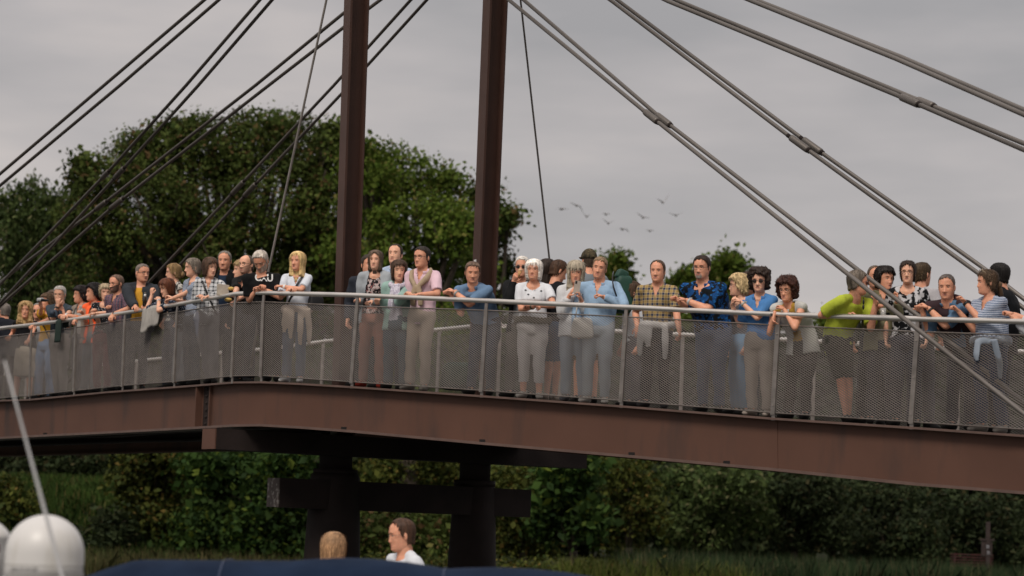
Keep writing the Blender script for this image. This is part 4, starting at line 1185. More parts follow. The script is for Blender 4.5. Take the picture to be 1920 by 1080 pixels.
    if glasses:
        gm = {'d': blackm, 't': goldm, 's': blackm, 'r': goggle}[glasses]; g = MB()
        for s_ in (-1, 1):
            cy = fy(s_ * .031, .0) + .017; pts = []
            for q in range(17):
                th = 2 * PI * q / 16; pts.append(TH @ Vector((s_ * .032 + .0245 * math.cos(th) * (1 - .0), cy - .004 * abs(math.cos(th)), -.003 + .0175 * math.sin(th))))
            g.tube(pts, .0020 if glasses != 't' else .0012, 5)
            g.tube([TH @ Vector((s_ * .056, cy - .004, .004)), TH @ Vector((s_ * .078, .05, .004)), TH @ Vector((s_ * .082, -.005, .0))], .0026 if glasses != 't' else .0018, 5)
        g.tube([TH @ Vector((-.008, fy(0, .002) + .006, .002)), TH @ Vector((0, fy(0, .002) + .008, .005)), TH @ Vector((.008, fy(0, .002) + .006, .002))], .0024, 5)
        go = g.build('glasses', gm, t)
        if glasses == 's' or glasses == 'r':
            for s_ in (-1, 1):
                g = MB(); g.ell((0, 0, 0), (.023, .0015, .0165), 0, 14, 6)
                cy = fy(s_ * .031, .0) + .015
                vv = [TH @ (Vector(v) + Vector((s_ * .032, cy, -.003))) for v in g.v]
                g2 = MB(); g2.add(vv, g.f); g2.build('lens', tintm, go)
    # clothes
    tcut = None
    nbl = inv @ Nb; fwd = Vector((0, 1, 0))
    if neck in ('scoop', 'v', 'open'):
        rad = {'scoop': .088, 'v': .060, 'open': .052}[neck]
        c0 = nbl + Vector((0, .075 + .05 * lean, -.015))
        def tcut(co, c0=c0, rad=rad, nk=neck):
            x = np.abs(co[:, 0] - c0.x); zz = c0.z - co[:, 2]; y = co[:, 1] - c0.y
            if nk == 'scoop': return (x ** 2 + (zz * 1.15) ** 2 < rad ** 2) & (y > -.09) & (y < .12)
            return (x < rad * (1 - np.clip(zz, 0, 1) / (.15 if nk == 'v' else .16))) & (zz > -.05) & (zz < .17) & (y > -.05) & (y < .12)
    if top_:
        g = MB(); pts, rr = torso(g, .014, -.1 if hemdrop == 0 else -.3, .97)
        if hemdrop: pts = [Pv - Z * hemdrop] + pts[1:]; rr = [(rr[1][0] * 1.04, rr[1][1] * 1.04)] + rr[1:]
        pts = pts + [Nb - up * .012]; rr = rr + [(.075 * sc, .070 * sc)]
        g.tube(pts, rr, 24, 0, right=XB)
        for k in 'rl':
            S_, E_, Wr, hd, pn, cu, sg = arms[k]
            g.limb(spine(.88) + XB * sg * shw * .45, S_, ra[0] * 1.15 + .012, ra[0] * .98 + .010, 14)
            g.limb(Nb - Z * .006 + XB * sg * .052 - FB * .012, S_ + Z * .002, .045 * HS, ra[0] * .78 + .012, 10)
            if sleeve > 0:
                g.ell(S_, (ra[0] + .010,) * 3, 0, 14, 9)
                e1 = S_.lerp(E_, min(1, sleeve / .6))
                g.tube([S_, S_.lerp(e1, .5), e1], [ra[0] + .010, ra[0] + .016, (ra[1] if sleeve > .5 else ra[0]) + .021], 14)
                if sleeve > .6:
                    e2 = E_.lerp(Wr, (sleeve - .6) / .4); g.ell(E_, (ra[1] + .017,) * 3, 0, 12, 8); g.tube([E_, E_.lerp(e2, .5), e2], [ra[1] + .018, ra[1] + .018, ra[2] + .016], 14)
        remesh_obj(g, 'shirt', top_, t, inv, .0125, 4, ('cut', tcut, 1))
        if neck in ('open', 'polo', 'collar'):
            cb = MB(); c1 = Nb - up * .002 + FB * .01; aa = []
            for q in range(15):
                th = R(-150 + 300 * q / 14)
                aa.append(c1 - FB * math.cos(th) * .078 * sc + XB * math.sin(th) * .082 * sc - up * (.03 * (1 - math.cos(th)) * .5 + .0 ) + FB * .0)
            cb.tube(aa, [(.022, .006)] * 15, 8, right=up); cb.build('collar', top_, t, inv)
    if jacket:
        g = MB(); pts, rr = torso(g, .034, -.1, .97); pts[0] = Pv - Z * .10
        pts = pts + [Nb - up * .006]; rr = rr + [(.088 * sc, .082 * sc)]
        g.tube(pts, rr, 24, 0, right=XB)
        for k in 'rl':
            S_, E_, Wr, hd, pn, cu, sg = arms[k]
            g.limb(spine(.88) + XB * sg * shw * .45, S_, ra[0] * 1.15 + .024, ra[0] + .022, 14)
            g.limb(Nb + Z * .0 + XB * sg * .06 - FB * .016, S_ + Z * .008, .053 * HS, ra[0] * .78 + .022, 10)
            if jsleeve:
                g.ell(S_, (ra[0] + .024,) * 3, 0, 14, 9); g.tube([S_, S_.lerp(E_, .5), E_], [ra[0] + .024, ra[0] + .032, ra[1] + .034], 14)
                e2 = E_.lerp(Wr, .96 * jsleeve); g.ell(E_, (ra[1] + .033,) * 3, 0, 12, 8); g.tube([E_, E_.lerp(e2, .5), e2], [ra[1] + .032, ra[1] + .028, ra[2] + .022], 14)
        ssp = [inv @ spine(s_) for s_ in np.linspace(0, 1, 9)]; szz = np.array([q.z for q in ssp]); syy = np.array([q.y for q in ssp]); sbb = np.interp(np.linspace(0, 1, 9), [q[0] for q in rings], [q[2] for q in rings]) * sc * build * belly
        def jcut(co, w_=jopen, nz_=nbl.z, szz=szz, syy=syy, sbb=sbb):
            ww = w_ * (.5 + .5 * np.clip((nz_ - co[:, 2]) / .5, 0, 1))
            y0 = np.interp(co[:, 2], szz, syy); yb = np.interp(co[:, 2], szz, sbb)
            return (np.abs(co[:, 0]) < ww) & (co[:, 1] > y0 + .02) & (co[:, 1] < y0 + yb + .055)
        remesh_obj(g, 'jacket', jacket, t, inv, .0135, 4, ('cut', jcut if jopen else None, 1))
    bm_ = bottom or plain('#2c3140')
    g = MB(); bo = .016
    hipr = [(x[1] * sc * build + bo, x[2] * sc * build + bo) for x in rings[1:4]]
    wst = spine(.16)
    g.tube([Pv - Z * .10, Pv - Z * .03, Pv, wst], [(hipr[0][0] * .95, hipr[0][1]), (hipr[1][0], hipr[1][1]), hipr[1], (hipr[2][0] * 1.02, hipr[2][1] * 1.02)], 20, 0, right=XB)
    if btype == 'skirt':
        g.tube([Pv - Z * .02, Pv - Z * .28, Pv - Z * .44], [(hipr[1][0], hipr[1][1]), (.195 * sc, .15 * sc), (.205 * sc, .16 * sc)], 20, 0, right=XB)
    else:
        endk = {'trousers': 1., 'capri': .72, 'shorts': 0.}[btype]
        for hp, kn, an, sg in legs:
            g.ell(hp - Z * .02, (.095 * sc * build,) * 3, 0, 12, 8)
            g.tube([hp, hp.lerp(kn, .5), kn], [.100 * sc * build, .088 * sc * build, .074 * sc], 14)
            if endk: g.ell(kn, (.073 * sc,) * 3, 0, 12, 8); g.tube([kn, kn.lerp(an, .5 * endk), kn.lerp(an, endk)], [.073 * sc, .068 * sc, .062 * sc], 14)
    remesh_obj(g, btype if btype != 'capri' else 'trousers', bm_, t, inv, .014, 4, ('cut', None, 1))
    for hp, kn, an, sg in legs:
        s2 = MB(); base = an - Z * .09; fd = (FB + XB * sg * .22).normalized(); rt = fd.cross(Z)
        s2.tube([base - fd * .065 + Z * .045, base - fd * .03 + Z * .05, base + fd * .05 + Z * .045, base + fd * .13 + Z * .033, base + fd * .175 + Z * .026],
                [(.030, .040), (.037, .049), (.042, .042), (.045, .031), (.026, .018)], 12, 0, right=rt)
        s2.tube([base - fd * .03 + Z * .04, base - fd * .03 + Z * .10], [.042, .038], 10)
        s2.build('shoe', plain(shoes), t, inv)
    if watch:
        for k, colr in watch.items():
            S_, E_, Wr, hd, pn, cu, sg = arms[k]; c0 = E_.lerp(Wr, .93); dd = (Wr - E_).normalized(); g = MB()
            g.tube([c0 - dd * .012, c0 + dd * .012], [ra[2] + .006] * 2, 14); g.box(c0 + (-pn - dd * (-pn).dot(dd)).normalized() * (ra[2] + .006), (.034, .034, .012), None)
            g.build('wristwatch', mat('watch_strap', colr, .4), t, inv)
    info = dict(t=t, inv=inv, M=M, Nb=Nb, Pv=Pv, FB=FB, XB=XB, FH=FH, TH=TH, up=up, spine=spine, arms=arms, sc=sc, rings=rings, build=build, shw=shw, hcen=hcen, HS=HS, fy=fy, legs=legs, fz=fz, vc=vc, rp=rp)
    if extra: extra(info)
    return info
# ------------------------------------------------------------------ things people wear as separate pieces
def scarf(colr, name='scarf', big=.034):
    def fn(i):
        g = MB(); Nb, FB, XB, up = i['Nb'], i['FB'], i['XB'], i['up']; pts = []
        for q in range(19):
            th = 2 * PI * q / 18; pts.append(Nb + up * (.012 + .018 * math.cos(th * 1)) * -1 + FB * (.04 + .095 * math.cos(th)) + XB * .095 * math.sin(th) - up * .02 * math.cos(th))
        g.tube(pts, big, 10)
        c0 = Nb + FB * .15 - up * .035
        for s_ in (-1, 1):
            g.tube([c0 + XB * s_ * .03 + up * .02, c0 + XB * s_ * .035 - up * .08 + FB * .03, c0 + XB * s_ * .05 - up * .2 + FB * .045, c0 + XB * s_ * .055 - up * .32 + FB * .04], [(.03, .022), (.035, .02), (.04, .016), (.042, .012)], 10, right=XB)
        remesh_obj(g, name, colr, i['t'], i['inv'], .0125, 3)
    return fn
def shoulder_sweater(colr):
    def fn(i):
        g = MB(); Nb, FB, XB, up, shw = i['Nb'], i['FB'], i['XB'], i['up'], i['shw']
        for s_ in (-1, 1):
            g.tube([Nb - FB * .10 - up * .03, Nb + XB * s_ * .09 - FB * .05 + up * .005, Nb + XB * s_ * .135 + FB * .03 - up * .03, Nb + XB * s_ * .10 + FB * .115 - up * .12, Nb + XB * s_ * .03 + FB * .155 - up * .20],
                   [(.06, .03), (.055, .032), (.055, .035), (.048, .034), (.035, .03)], 12)
            g.tube([Nb + XB * s_ * .02 + FB * .155 - up * .20, Nb + XB * s_ * .05 + FB * .165 - up * .32, Nb + XB * s_ * .055 + FB * .15 - up * .46], [(.034, .028), (.04, .022), (.036, .018)], 10)
        g.tube([Nb - FB * .13 - up * .02, Nb - FB * .16 - up * .2, Nb - FB * .16 - up * .34], [(.13, .04), (.16, .035), (.15, .03)], 14, right=XB)
        remesh_obj(g, 'shoulder_sweater', colr, i['t'], i['inv'], .0135, 3)
    return fn
def waist_wrap(colr, strips=((.10, .26), (.02, .34), (-.10, .42), (-.19, .40))):
    def fn(i):
        g = MB(); Pv, FB, XB, up, sc = i['Pv'], i['FB'], i['XB'], i['up'], i['sc'] * i['build']; pts = []
        for q in range(25):
            th = 2 * PI * q / 24; pts.append(Pv + Z * .07 + FB * .145 * math.cos(th) * sc + XB * .195 * math.sin(th) * sc + Z * .01 * math.sin(3 * th))
        g.tube(pts, [(.045, .022)] * 25, 10, right=Z)
        for x, ln in strips:
            g.tube([Pv + FB * .155 * sc + XB * x + Z * .07, Pv + FB * (.175 if abs(x) < .15 else .09) * sc + XB * x * 1.1 - Z * ln * .5, Pv + FB * (.165 if abs(x) < .15 else .08) * sc + XB * x * 1.1 - Z * ln], [(.045, .022), (.048, .016), (.030, .010)], 10, right=XB)
        remesh_obj(g, 'tied_sweater', colr, i['t'], i['inv'], .0135, 3)
    return fn
def strap(colr=None, side=1, name='bag_strap', wd=.014):
    "band over one shoulder following the shirt to the opposite hip"
    def fn(i):
        sp, XB, FB, up = i['spine'], i['XB'], i['FB'], i['up']; pts = []
        for k in range(9):
            s_ = .95 - k * .11; x = side * (.09 - .03 * k); rr = np.interp(s_, [q[0] for q in i['rings']], [q[2] for q in i['rings']]) * i['sc'] * i['build']
            wv = np.interp(s_, [q[0] for q in i['rings']], [q[1] for q in i['rings']]) * i['sc'] * i['build']
            pts.append(sp(s_) + XB * x + FB * ((rr + .022) * math.sqrt(max(.05, 1 - (x / (wv + .02)) ** 2)) + .006))
        g = MB(); g.tube(pts, [(wd, .004)] * len(pts), 6, right=XB); g.build(name, colr or blackm, i['t'], i['inv'])
    return fn
def both(*fs):
    def fn(i):
        for q in fs: q(i)
    return fn
HELD = []
def held(name, mb, mats, label, cat, loc, group=None):
    o = thing(name, loc, label, cat, group) if isinstance(mb, dict) else None
    if o is None:
        o = mb.build(name, mats, None, Matrix.Translation(-Vector(loc))); o.location = loc; return tag(o, label, cat, group)
    for k, (m_, mt_) in mb.items(): m_.build(k, mt_, o, Matrix.Translation(-Vector(loc)))
    return o

DECAL = []; SPOTS = []
W1 = '#c9c9c9'
# --- left arm of the bridge, from the left edge
person('bald man seen from behind in a dark navy jacket at the left edge', 'm', 8, 583, .55, yaw=-150, byaw=-140, hair='fringe', hc='#6e6660', top_=plain('#23262e'), jacket=plain('#171a22'), jopen=0, bottom=plain('#2a2a2e'), skin='c', r='down', l='down')
person('woman with wavy blonde hair in a black sleeveless top beside the bald man', 'f', 48, 583, .34, yaw=-8, pitch=-4, byaw=-18, hair='wavy', hc='#a88a5e', top_=plain('#101115'), neck='scoop', sleeve=0, bottom=plain('#a39a8c'), btype='skirt', skin='c', mouth='open',
       r={'h': (17, 634, .12), 'e': (20, 618, .25)}, l={'h': (48, 640, .14), 'e': (62, 634, .3)})
person('grey haired man in sunglasses behind the binoculars in a white shirt', 'm', 71, 584, .75, yaw=-15, hair='thin', hc='#8b8885', glasses='s', top_=plain('#b9bcc0'), neck='open', bottom=plain('#54504c'), skin='c')
person('person raising black binoculars to the eyes in a yellow top', 'f', 88, 566, .42, yaw=-55, byaw=-45, hair='crop', hc='#54402e', top_=plain('#b78a2c'), sleeve=.45, bottom=plain('#7d94b4'), skin='c',
       r={'h': (78, 568, .18), 'e': (77, 600, .15), 'pn': 'in', 'd': (-40, 60)}, l={'h': (60, 611, 0), 'e': (84, 603, .1)}, extra=strap(None, 1))
person('person with brown hair mostly hidden behind the man resting his chin', 'f', 99, 560, .85, yaw=-20, hair='mid', hc='#54463c', top_=plain('#4a5560'), bottom=plain('#30343c'), skin='c')
person('grey haired man in a slate t-shirt resting his chin on his hand', 'm', 112, 552, .16, yaw=-20, pitch=10, byaw=-30, hip=122, hair='short', hc='#9c9893', glasses='t', top_=plain('#39434c'), sleeve=.5, bottom=plain('#8f8a86'), skin='b',
       r={'h': (110, 566, .06), 'e': (106, 596, .02), 'd': (-20, 75), 'pn': 'face', 'c': 1.2}, l={'h': (118, 592, 0), 'e': (134, 591, .05)}, watch={'r': (.012, .012, .013)})
person('dark haired woman with glasses in a pale beige vest facing left', 'f', 151, 553, .30, yaw=-72, byaw=-55, hip=158, hair='crop', hc='#1c1414', glasses='t', top_=plain('#a9a7a4'), neck='open', sleeve=.6, bottom=plain('#5e5c60'), skin='c',
       l={'h': (118, 592, 0), 'e': (146, 588, .08)}, r={'h': (112, 586, .1), 'e': (128, 580, .2)}, watch={'l': (.7, .7, .7)}, jacket=plain('#8b8076'), jopen=.12, jsleeve=0)
person('dark haired woman in a bright orange vest facing left', 'f', 176, 549, .34, yaw=-75, byaw=-40, hip=178, hair='crop', hc='#150f10', hs=1.1, top_=plain('#9a7b68'), sleeve=.55, neck='v', bottom=plain('#6b747c'), skin='c',
       l={'h': (139, 598, 0), 'e': (172, 588, .08), 'd': (-50, -50)}, r={'h': (150, 592, .1), 'e': (160, 585, .2)}, jacket=plain('#ff6a3c'), jopen=.06, jsleeve=0, watch={'l': (.75, .2, .05)})
person('elderly woman with short pale blonde hair in a black dotted top', 'f', 198, 549, .26, yaw=3, pitch=3, byaw=-20, hair='crop', hc='#b3a184', hs=.95, top_=cloth('dots', '#14161c', '#c8ccd4', scale=1.5), neck='scoop', sleeve=.5, bottom=plain('#743c40'), skin='b',
       r={'h': (174, 584, 0), 'e': (186, 588, .12)}, l={'h': (178, 588, .03), 'e': (208, 583, .08)})
person('balding bearded man in a red and navy checked shirt looking left', 'm', 218, 532, .12, yaw=-52, pitch=8, byaw=-45, hip=232, hair='thin', hc='#5c4a3e', glasses='d', beard='f', beardc='#5a4238', top_=cloth('plaid', '#3a3444', '#8c4a50', '#2c3450', '#a0949c', scale=1.6), neck='open', sleeve=.55, bottom=plain('#2c3040'), skin='c',
       l={'h': (208, 590, 0), 'e': (236, 582, .06), 'd': (-30, -45)}, r={'h': (201, 580, .05), 'e': (214, 579, .12)}, watch={'l': (.05, .04, .04)})
person('large bald smiling man in a charcoal hoodie over a yellow t-shirt', 'm', 267, 512, .36, yaw=32, pitch=3, byaw=-8, hip=262, build=1.2, hair='buzz', hc='#5f5650', glasses='d', top_=plain('#c99533'), neck='crew', sleeve=.5, jacket=plain('#2c3036'), jopen=.10, bottom=plain('#30343c'), skin='c', jaw=1.08, hs=1.06, mouth='open',
       r={'h': (256, 575, .0), 'e': (238, 574, .10)}, l={'h': (268, 573, .03), 'e': (294, 566, .14)})
person('woman with short ginger hair and a navy dotted blouse looking down', 'f', 313, 540, .12, yaw=-58, pitch=16, byaw=-50, hip=325, hair='bob', hc='#5e3420', top_=cloth('dots', '#1b2333', '#b9c2d4', scale=1.6), neck='v', sleeve=.5, bottom=plain('#6e7682'), skin='b',
       r={'h': (284, 548, .08), 'e': (287, 573, .03), 'd': (-20, 80), 'pn': 'face', 'c': .9}, l={'h': (294, 562, .03), 'e': (322, 570, .06)}, watch={'l': (.7, .7, .7)})
person('blonde woman with a low bun and glasses turned to the left', 'f', 325, 511, .62, yaw=-85, pitch=4, byaw=-60, hair='up', hc='#8f744e', bun=(0, -.115, -.03, .050), glasses='t', top_=cloth('floral', '#b4b0aa', '#23262b', scale=.8), sleeve=.1, neck='scoop', bottom=plain('#303644'), skin='b')
person('grey haired woman with glasses in a blue and white striped top, hands clasped', 'f', 361, 502, .18, yaw=-72, pitch=6, byaw=-52, hip=368, hair='up', hc='#7c7267', bun=(0, -.11, .0, .036), glasses='t', top_=cloth('stripes', '#a9b2bf', '#42506e', scale=1.6), neck='v', sleeve=.45, bottom=plain('#3c4654'), skin='b',
       l={'h': (317, 560, 0), 'e': (352, 562, .06)}, r={'h': (318, 555, .02), 'e': (336, 566, .12)})
person('woman with a brown bob in a black and white checked shirt', 'f', 394, 502, .16, yaw=32, pitch=4, byaw=-8, hip=392, hair='bob', hc='#4f3a2c', top_=cloth('plaid', '#c9cbce', '#4a4e54', '#30343a', '#dfe0e2', scale=1.3), neck='open', sleeve=1., bottom=plain('#6b6a70'), skin='b', hemdrop=.1,
       r={'h': (376, 557, 0), 'e': (362, 553, .12)}, l={'h': (386, 556, .0), 'e': (418, 556, .08)}, watch={'l': (.012, .012, .013)}, extra=strap(None, 1))
person('tall lean grey haired man in a navy t-shirt and black jacket', 'm', 421, 489, .62, yaw=-14, pitch=4, byaw=-20, H=1.84, hair='thin', hc='#8e877e', top_=plain('#1c2a3e'), jacket=plain('#0e0f12'), jopen=.12, bottom=plain('#262830'), skin='c')
person('light haired person mostly hidden behind the man in the black shirt', 'f', 452, 507, .75, yaw=-70, byaw=-50, hair='crop', hc='#a48a64', top_=plain('#23242a'), bottom=plain('#303038'), skin='b')
person('balding man with glasses in a black buttoned shirt looking left', 'm', 462, 496, .42, yaw=-42, pitch=2, byaw=-38, hip=468, hair='fringe', hc='#4c4038', glasses='d', beard='f', beardc='#a07a68', top_=plain('#121214'), neck='open', sleeve=.55, bottom=plain('#33343a'), skin='b',
       r={'h': (436, 547, .02), 'e': (452, 556, .2), 'c': .8}, l={'h': (440, 562, .12), 'e': (476, 560, .25), 'c': .7})
def shirt_print(i):
    DECAL.append(('CAU', i, .085, (-.005, -.165), mat('white_print', (.62, .62, .62), .7), 'chest_print'))

person('white haired man in a black t-shirt with white lettering bending over the rail', 'm', 489, 490, .06, yaw=-22, pitch=34, roll=4, byaw=-12, hip=520, build=1.14, hair='short', hc='#b3aaa0', glasses='t', beard='f', beardc='#a8988c', top_=plain('#0f1012'), sleeve=.5, bottom=plain('#1d1e22'), skin='c',
       r={'h': (490, 541, .0), 'e': (464, 544, .04)}, l={'h': (486, 543, .03), 'e': (510, 543, .06)}, extra=shirt_print)
# --- right arm
person('woman with straight blonde hair in a white t-shirt with folded arms', 'f', 558, 491, .26, yaw=-30, pitch=-2, byaw=-16, hair='long', hc='#c2a674', hs=.98, top_=plain('#ccd2dc'), neck='v', sleeve=.5, bottom=plain('#5e6c80'), shoes='#c9c9c9', skin='c', mouth='open',
       r={'h': (550, 545, .0), 'e': (526, 541, .05)}, l={'h': (524, 537, .02), 'e': (580, 540, .06)}, watch={'l': (.75, .75, .75)}, extra=both(waist_wrap(plain('#b3a598')), strap(None, -1)))
person('man in a dark jacket hidden behind the woman in the pale grey cardigan', 'm', 690, 497, .75, yaw=20, hair='short', hc='#3c332c', top_=plain('#2c3038'), jacket=plain('#2b2f38'), jopen=.04, bottom=plain('#2a2c32'), skin='c')
person('woman with wavy grey brown hair in a patterned top and pale cardigan', 'f', 704, 489, .34, yaw=-14, pitch=-3, byaw=-12, hair='mid', hc='#54463a', hs=.98, top_=cloth('floral', '#1c1b1f', '#b7a6a4', '#8f5a5a', scale=1.3), neck='scoop', sleeve=.8, jacket=plain('#9aa0a6'), jopen=.15, bottom=plain('#9a6a5c'), skin='b',
       r={'h': (672, 565, .06), 'e': (676, 548, .3), 'c': 1.}, l={'h': (690, 567, .06), 'e': (718, 560, .3), 'c': 1.}, shoes='#a03a2c')
person('tall man with receding dark hair in a light blue shirt behind the elderly woman', 'm', 741, 478, .72, yaw=-20, pitch=-8, byaw=-18, hair='thin', hc='#2e241e', top_=plain('#a9b9d0'), neck='open', sleeve=.55, bottom=plain('#3a3f4c'), skin='b')
person('elderly woman with brown hair in a mint cardigan and lilac scarf', 'f', 748, 508, .26, yaw=6, pitch=2, byaw=-14, hair='bob', hc='#4a3527', hs=.98, top_=plain('#b7b4c0'), sleeve=1., jacket=plain('#8fada6'), jopen=.10, bottom=plain('#4a5a66'), skin='b',
       r={'h': (704, 554, .0), 'e': (716, 556, .1), 'd': (-30, -50)}, l={'h': (766, 551, .0), 'e': (734, 556, .12)}, extra=scarf(cloth('floral', '#cdc9d6', '#b0a9bb', scale=1.5)))
person('man with glasses in a pink shirt with a beige sweater over his shoulders', 'm', 791, 483, .30, yaw=-36, pitch=2, byaw=-26, hair='short', hc='#2f2823', glasses='d', top_=plain('#d3b6c2'), neck='open', sleeve=.5, bottom=plain('#ab9c8e'), skin='c', hemdrop=.12, shoes='#8a8580',
       r={'h': (766, 553, .04), 'e': (776, 552, .25)}, l={'h': (776, 553, .02), 'e': (814, 552, .16)}, extra=shoulder_sweater(plain('#a3917a')))
person('man in a faded blue polo shirt leaning with clasped hands by the right pylon', 'm', 886, 511, .10, yaw=4, pitch=12, byaw=-20, hip=898, build=1.08, hair='short', hc='#5b4a3e', top_=plain('#617b99'), neck='polo', sleeve=.5, bottom=plain('#3b4452'), skin='c', jaw=1.05,
       r={'h': (842, 546, .02), 'e': (848, 556, .05), 'd': (-60, 35), 'c': 1.0}, l={'h': (846, 547, .0), 'e': (894, 559, .05), 'c': 1.0}, watch={'l': (.3, .3, .3)})
person('white haired man with dark glasses and black jacket eating an ice cream cone', 'm', 979, 501, .55, yaw=-10, pitch=3, byaw=-28, hair='short', hc='#d8d3cc', glasses='s', top_=plain('#7d7f83'), jacket=plain('#131416'), jopen=.08, bottom=plain('#54504c'), skin='c',
       r={'h': (968, 522, .42), 'e': (946, 547, .5), 'd': (20, 40), 'pn': 'face', 'c': 1.0}, l='down')
person('woman with short white hair in a white t-shirt with black spots, arms folded', 'f', 1001, 507, .27, yaw=-12, pitch=-2, byaw=-10, build=1.1, hair='bob', hc='#d8d3cc', glasses='t', top_=plain('#d3d6dc'), neck='scoop', sleeve=.4, bottom=plain('#c6c2c2'), btype='capri', shoes='#b0aca8', skin='c',
       r={'h': (1006, 576, .06), 'e': (973, 572, .14)}, l={'h': (990, 574, .10), 'e': (1030, 570, .16)}, watch={'r': (.08, .07, .05)}, extra=lambda i: (SPOTS.append(i), waist_wrap(plain('#4c4638'), ())(i)))

person('woman with long dark brown hair seen from behind in a black top', 'f', 1026, 508, 1.1, yaw=165, byaw=160, H=1.7, hair='long', hc='#23170f', hs=1.1, top_=plain('#101114'), sleeve=1., bottom=plain('#2a2c34'), skin='b')
person('short haired boy in dark clothes turned away and looking down', 'm', 1047, 509, 1.0, yaw=115, pitch=22, byaw=130, H=1.62, hair='short', hc='#3a2618', top_=plain('#14161b'), sleeve=.6, bottom=plain('#3a5878'), btype='shorts', skin='c', shoes='#b0a8a0')
person('woman with long silver hair in a white jacket holding up a phone', 'f', 1080, 512, .27, yaw=-2, pitch=3, byaw=-2, hair='bangs', hc='#a89d8a', top_=plain('#c3c7cd'), sleeve=1., jacket=plain('#c5c6c9'), jopen=.03, jsleeve=.85, bottom=plain('#8c98a6'), skin='c', mouth='open', shoes='#5a5a60',
       r={'h': (1073, 546, .12), 'e': (1054, 574, .15), 'd': (30, 40), 'pn': 'in', 'c': .9}, l={'h': (1086, 549, .12), 'e': (1092, 578, .18), 'd': (-20, 50), 'pn': 'in', 'c': .9})
person('man seen from behind in a camouflage cap and grey t-shirt', 'm', 1104, 490, 1.0, yaw=-155, byaw=-165, hair='buzz', hc='#4a3c30', top_=plain('#6c7278'), sleeve=.5, bottom=plain('#6c5a44'), btype='shorts', skin='c')
person('man in a pale blue hooded top with a black backpack strap', 'm', 1124, 503, .28, yaw=-8, pitch=4, roll=-9, byaw=-14, build=1.12, hair='short', hc='#7b6650', top_=plain('#8ea9c4'), neck='open', sleeve=1., bottom=plain('#9aa3ac'), skin='c', hemdrop=.1, shoes='#c0bcb8',
       r='down', l={'h': (1124, 556, .14), 'e': (1166, 562, .22), 'c': .9})
person('woman with glasses and tied brown hair glimpsed beside the green backpack', 'f', 1184, 549, .70, yaw=-78, byaw=-60, H=1.5, hair='up', hc='#4f3a2a', glasses='t', top_=plain('#b9bcc2'), neck='v', sleeve=.5, bottom=plain('#4c4a50'), skin='c')
person('man in a yellow and navy checked shirt with both arms hanging', 'm', 1233, 509, .30, yaw=-14, pitch=3, byaw=-16, build=1.05, hair='thin', hc='#4c3c30', top_=cloth('plaid', '#9c8350', '#27304a', '#2b3a52', '#b9a888', scale=1.2), neck='open', sleeve=.5, bottom=plain('#23242a'), skin='c', hemdrop=.08, shoes='#3a3a3c',
       r={'h': (1196, 622, .2), 'e': (1192, 580, .3)}, l={'h': (1274, 628, .2), 'e': (1272, 585, .3)}, jaw=1.05, extra=lambda i: waist_wrap(plain('#b3b1b0'), ((.14, .3), (.05, .2), (-.14, .34)))(i))
person('bearded man with glasses in a blue and black patterned shirt leaning on the rail', 'm', 1316, 502, .12, yaw=-22, pitch=6, byaw=-22, hip=1334, build=1.24, H=1.84, hair='short', hc='#2e211a', glasses='d', beard='g', beardc='#8c827a', top_=cloth('floral', '#0c1218', '#103f74', '#1a5c98', scale=.75), neck='open', sleeve=.5, bottom=plain('#48566c'), skin='c', jaw=1.08, hs=1.05, hemdrop=.1,
       r={'h': (1272, 559, .02), 'e': (1276, 570, .08), 'd': (-60, 40), 'c': 1.}, l={'h': (1280, 563, .0), 'e': (1338, 571, .07), 'c': .9}, watch={'l': (.45, .45, .45)})
person('woman with short curly pale blonde hair facing left behind the blue polo', 'f', 1385, 536, .62, yaw=-88, byaw=-60, hair='crop', hc='#b39c74', glasses='t', top_=plain('#54545a'), neck='scoop', sleeve=.4, bottom=plain('#6c8aa6'), skin='b')
person('brown haired person with glasses between the blonde and the curly haired woman', 'f', 1404, 534, .85, yaw=-50, byaw=-40, hair='crop', hc='#43342a', glasses='t', top_=plain('#3e3c40'), bottom=plain('#3a3a40'), skin='c')
person('woman with dark curly hair and tinted glasses in a blue polo shirt', 'f', 1424, 527, .16, yaw=-12, pitch=5, byaw=-20, hip=1424, hair='curly', hc='#33241c', hs=1.03, glasses='s', top_=plain('#4a7cb4'), neck='open', sleeve=.5, bottom=plain('#b3a69c'), skin='b', hemdrop=.1, shoes='#8a8078',
       r={'h': (1377, 564, .02), 'e': (1370, 578, .06), 'd': (10, 55), 'c': 1.}, l={'h': (1382, 566, .0), 'e': (1438, 579, .08), 'c': .9}, watch={'l': (.4, .38, .34)})
person('woman with a reddish brown bob and black glasses in a white and yellow top', 'f', 1476, 544, .12, yaw=-26, pitch=8, byaw=-26, hip=1488, hair='curly', hc='#3d1f16', hs=.98, glasses='d', top_=plain('#b08a3a'), neck='v', sleeve=0, jacket=plain('#b9b9b6'), jopen=.07, jsleeve=0, bottom=plain('#3a3634'), skin='c',
       r={'h': (1455, 592, -.03), 'e': (1448, 580, .1), 'd': (-20, -70), 'c': .4}, l={'h': (1462, 584, .03), 'e': (1500, 579, .07)}, watch={'r': (.02, .02, .02)})
person('man in a lime green t-shirt looking away to the right behind the cable', 'm', 1608, 530, .14, yaw=105, pitch=2, byaw=40, hip=1607, build=1.04, hair='short', hc='#5e554c', glasses='r', top_=plain('#a8b43c'), sleeve=.5, bottom=plain('#3c3c36'), btype='shorts', skin='c', hemdrop=.12,
       r={'h': (1594, 590, .1), 'e': (1545, 578, .05)}, l={'h': (1638, 585, .2), 'e': (1640, 575, .2)})
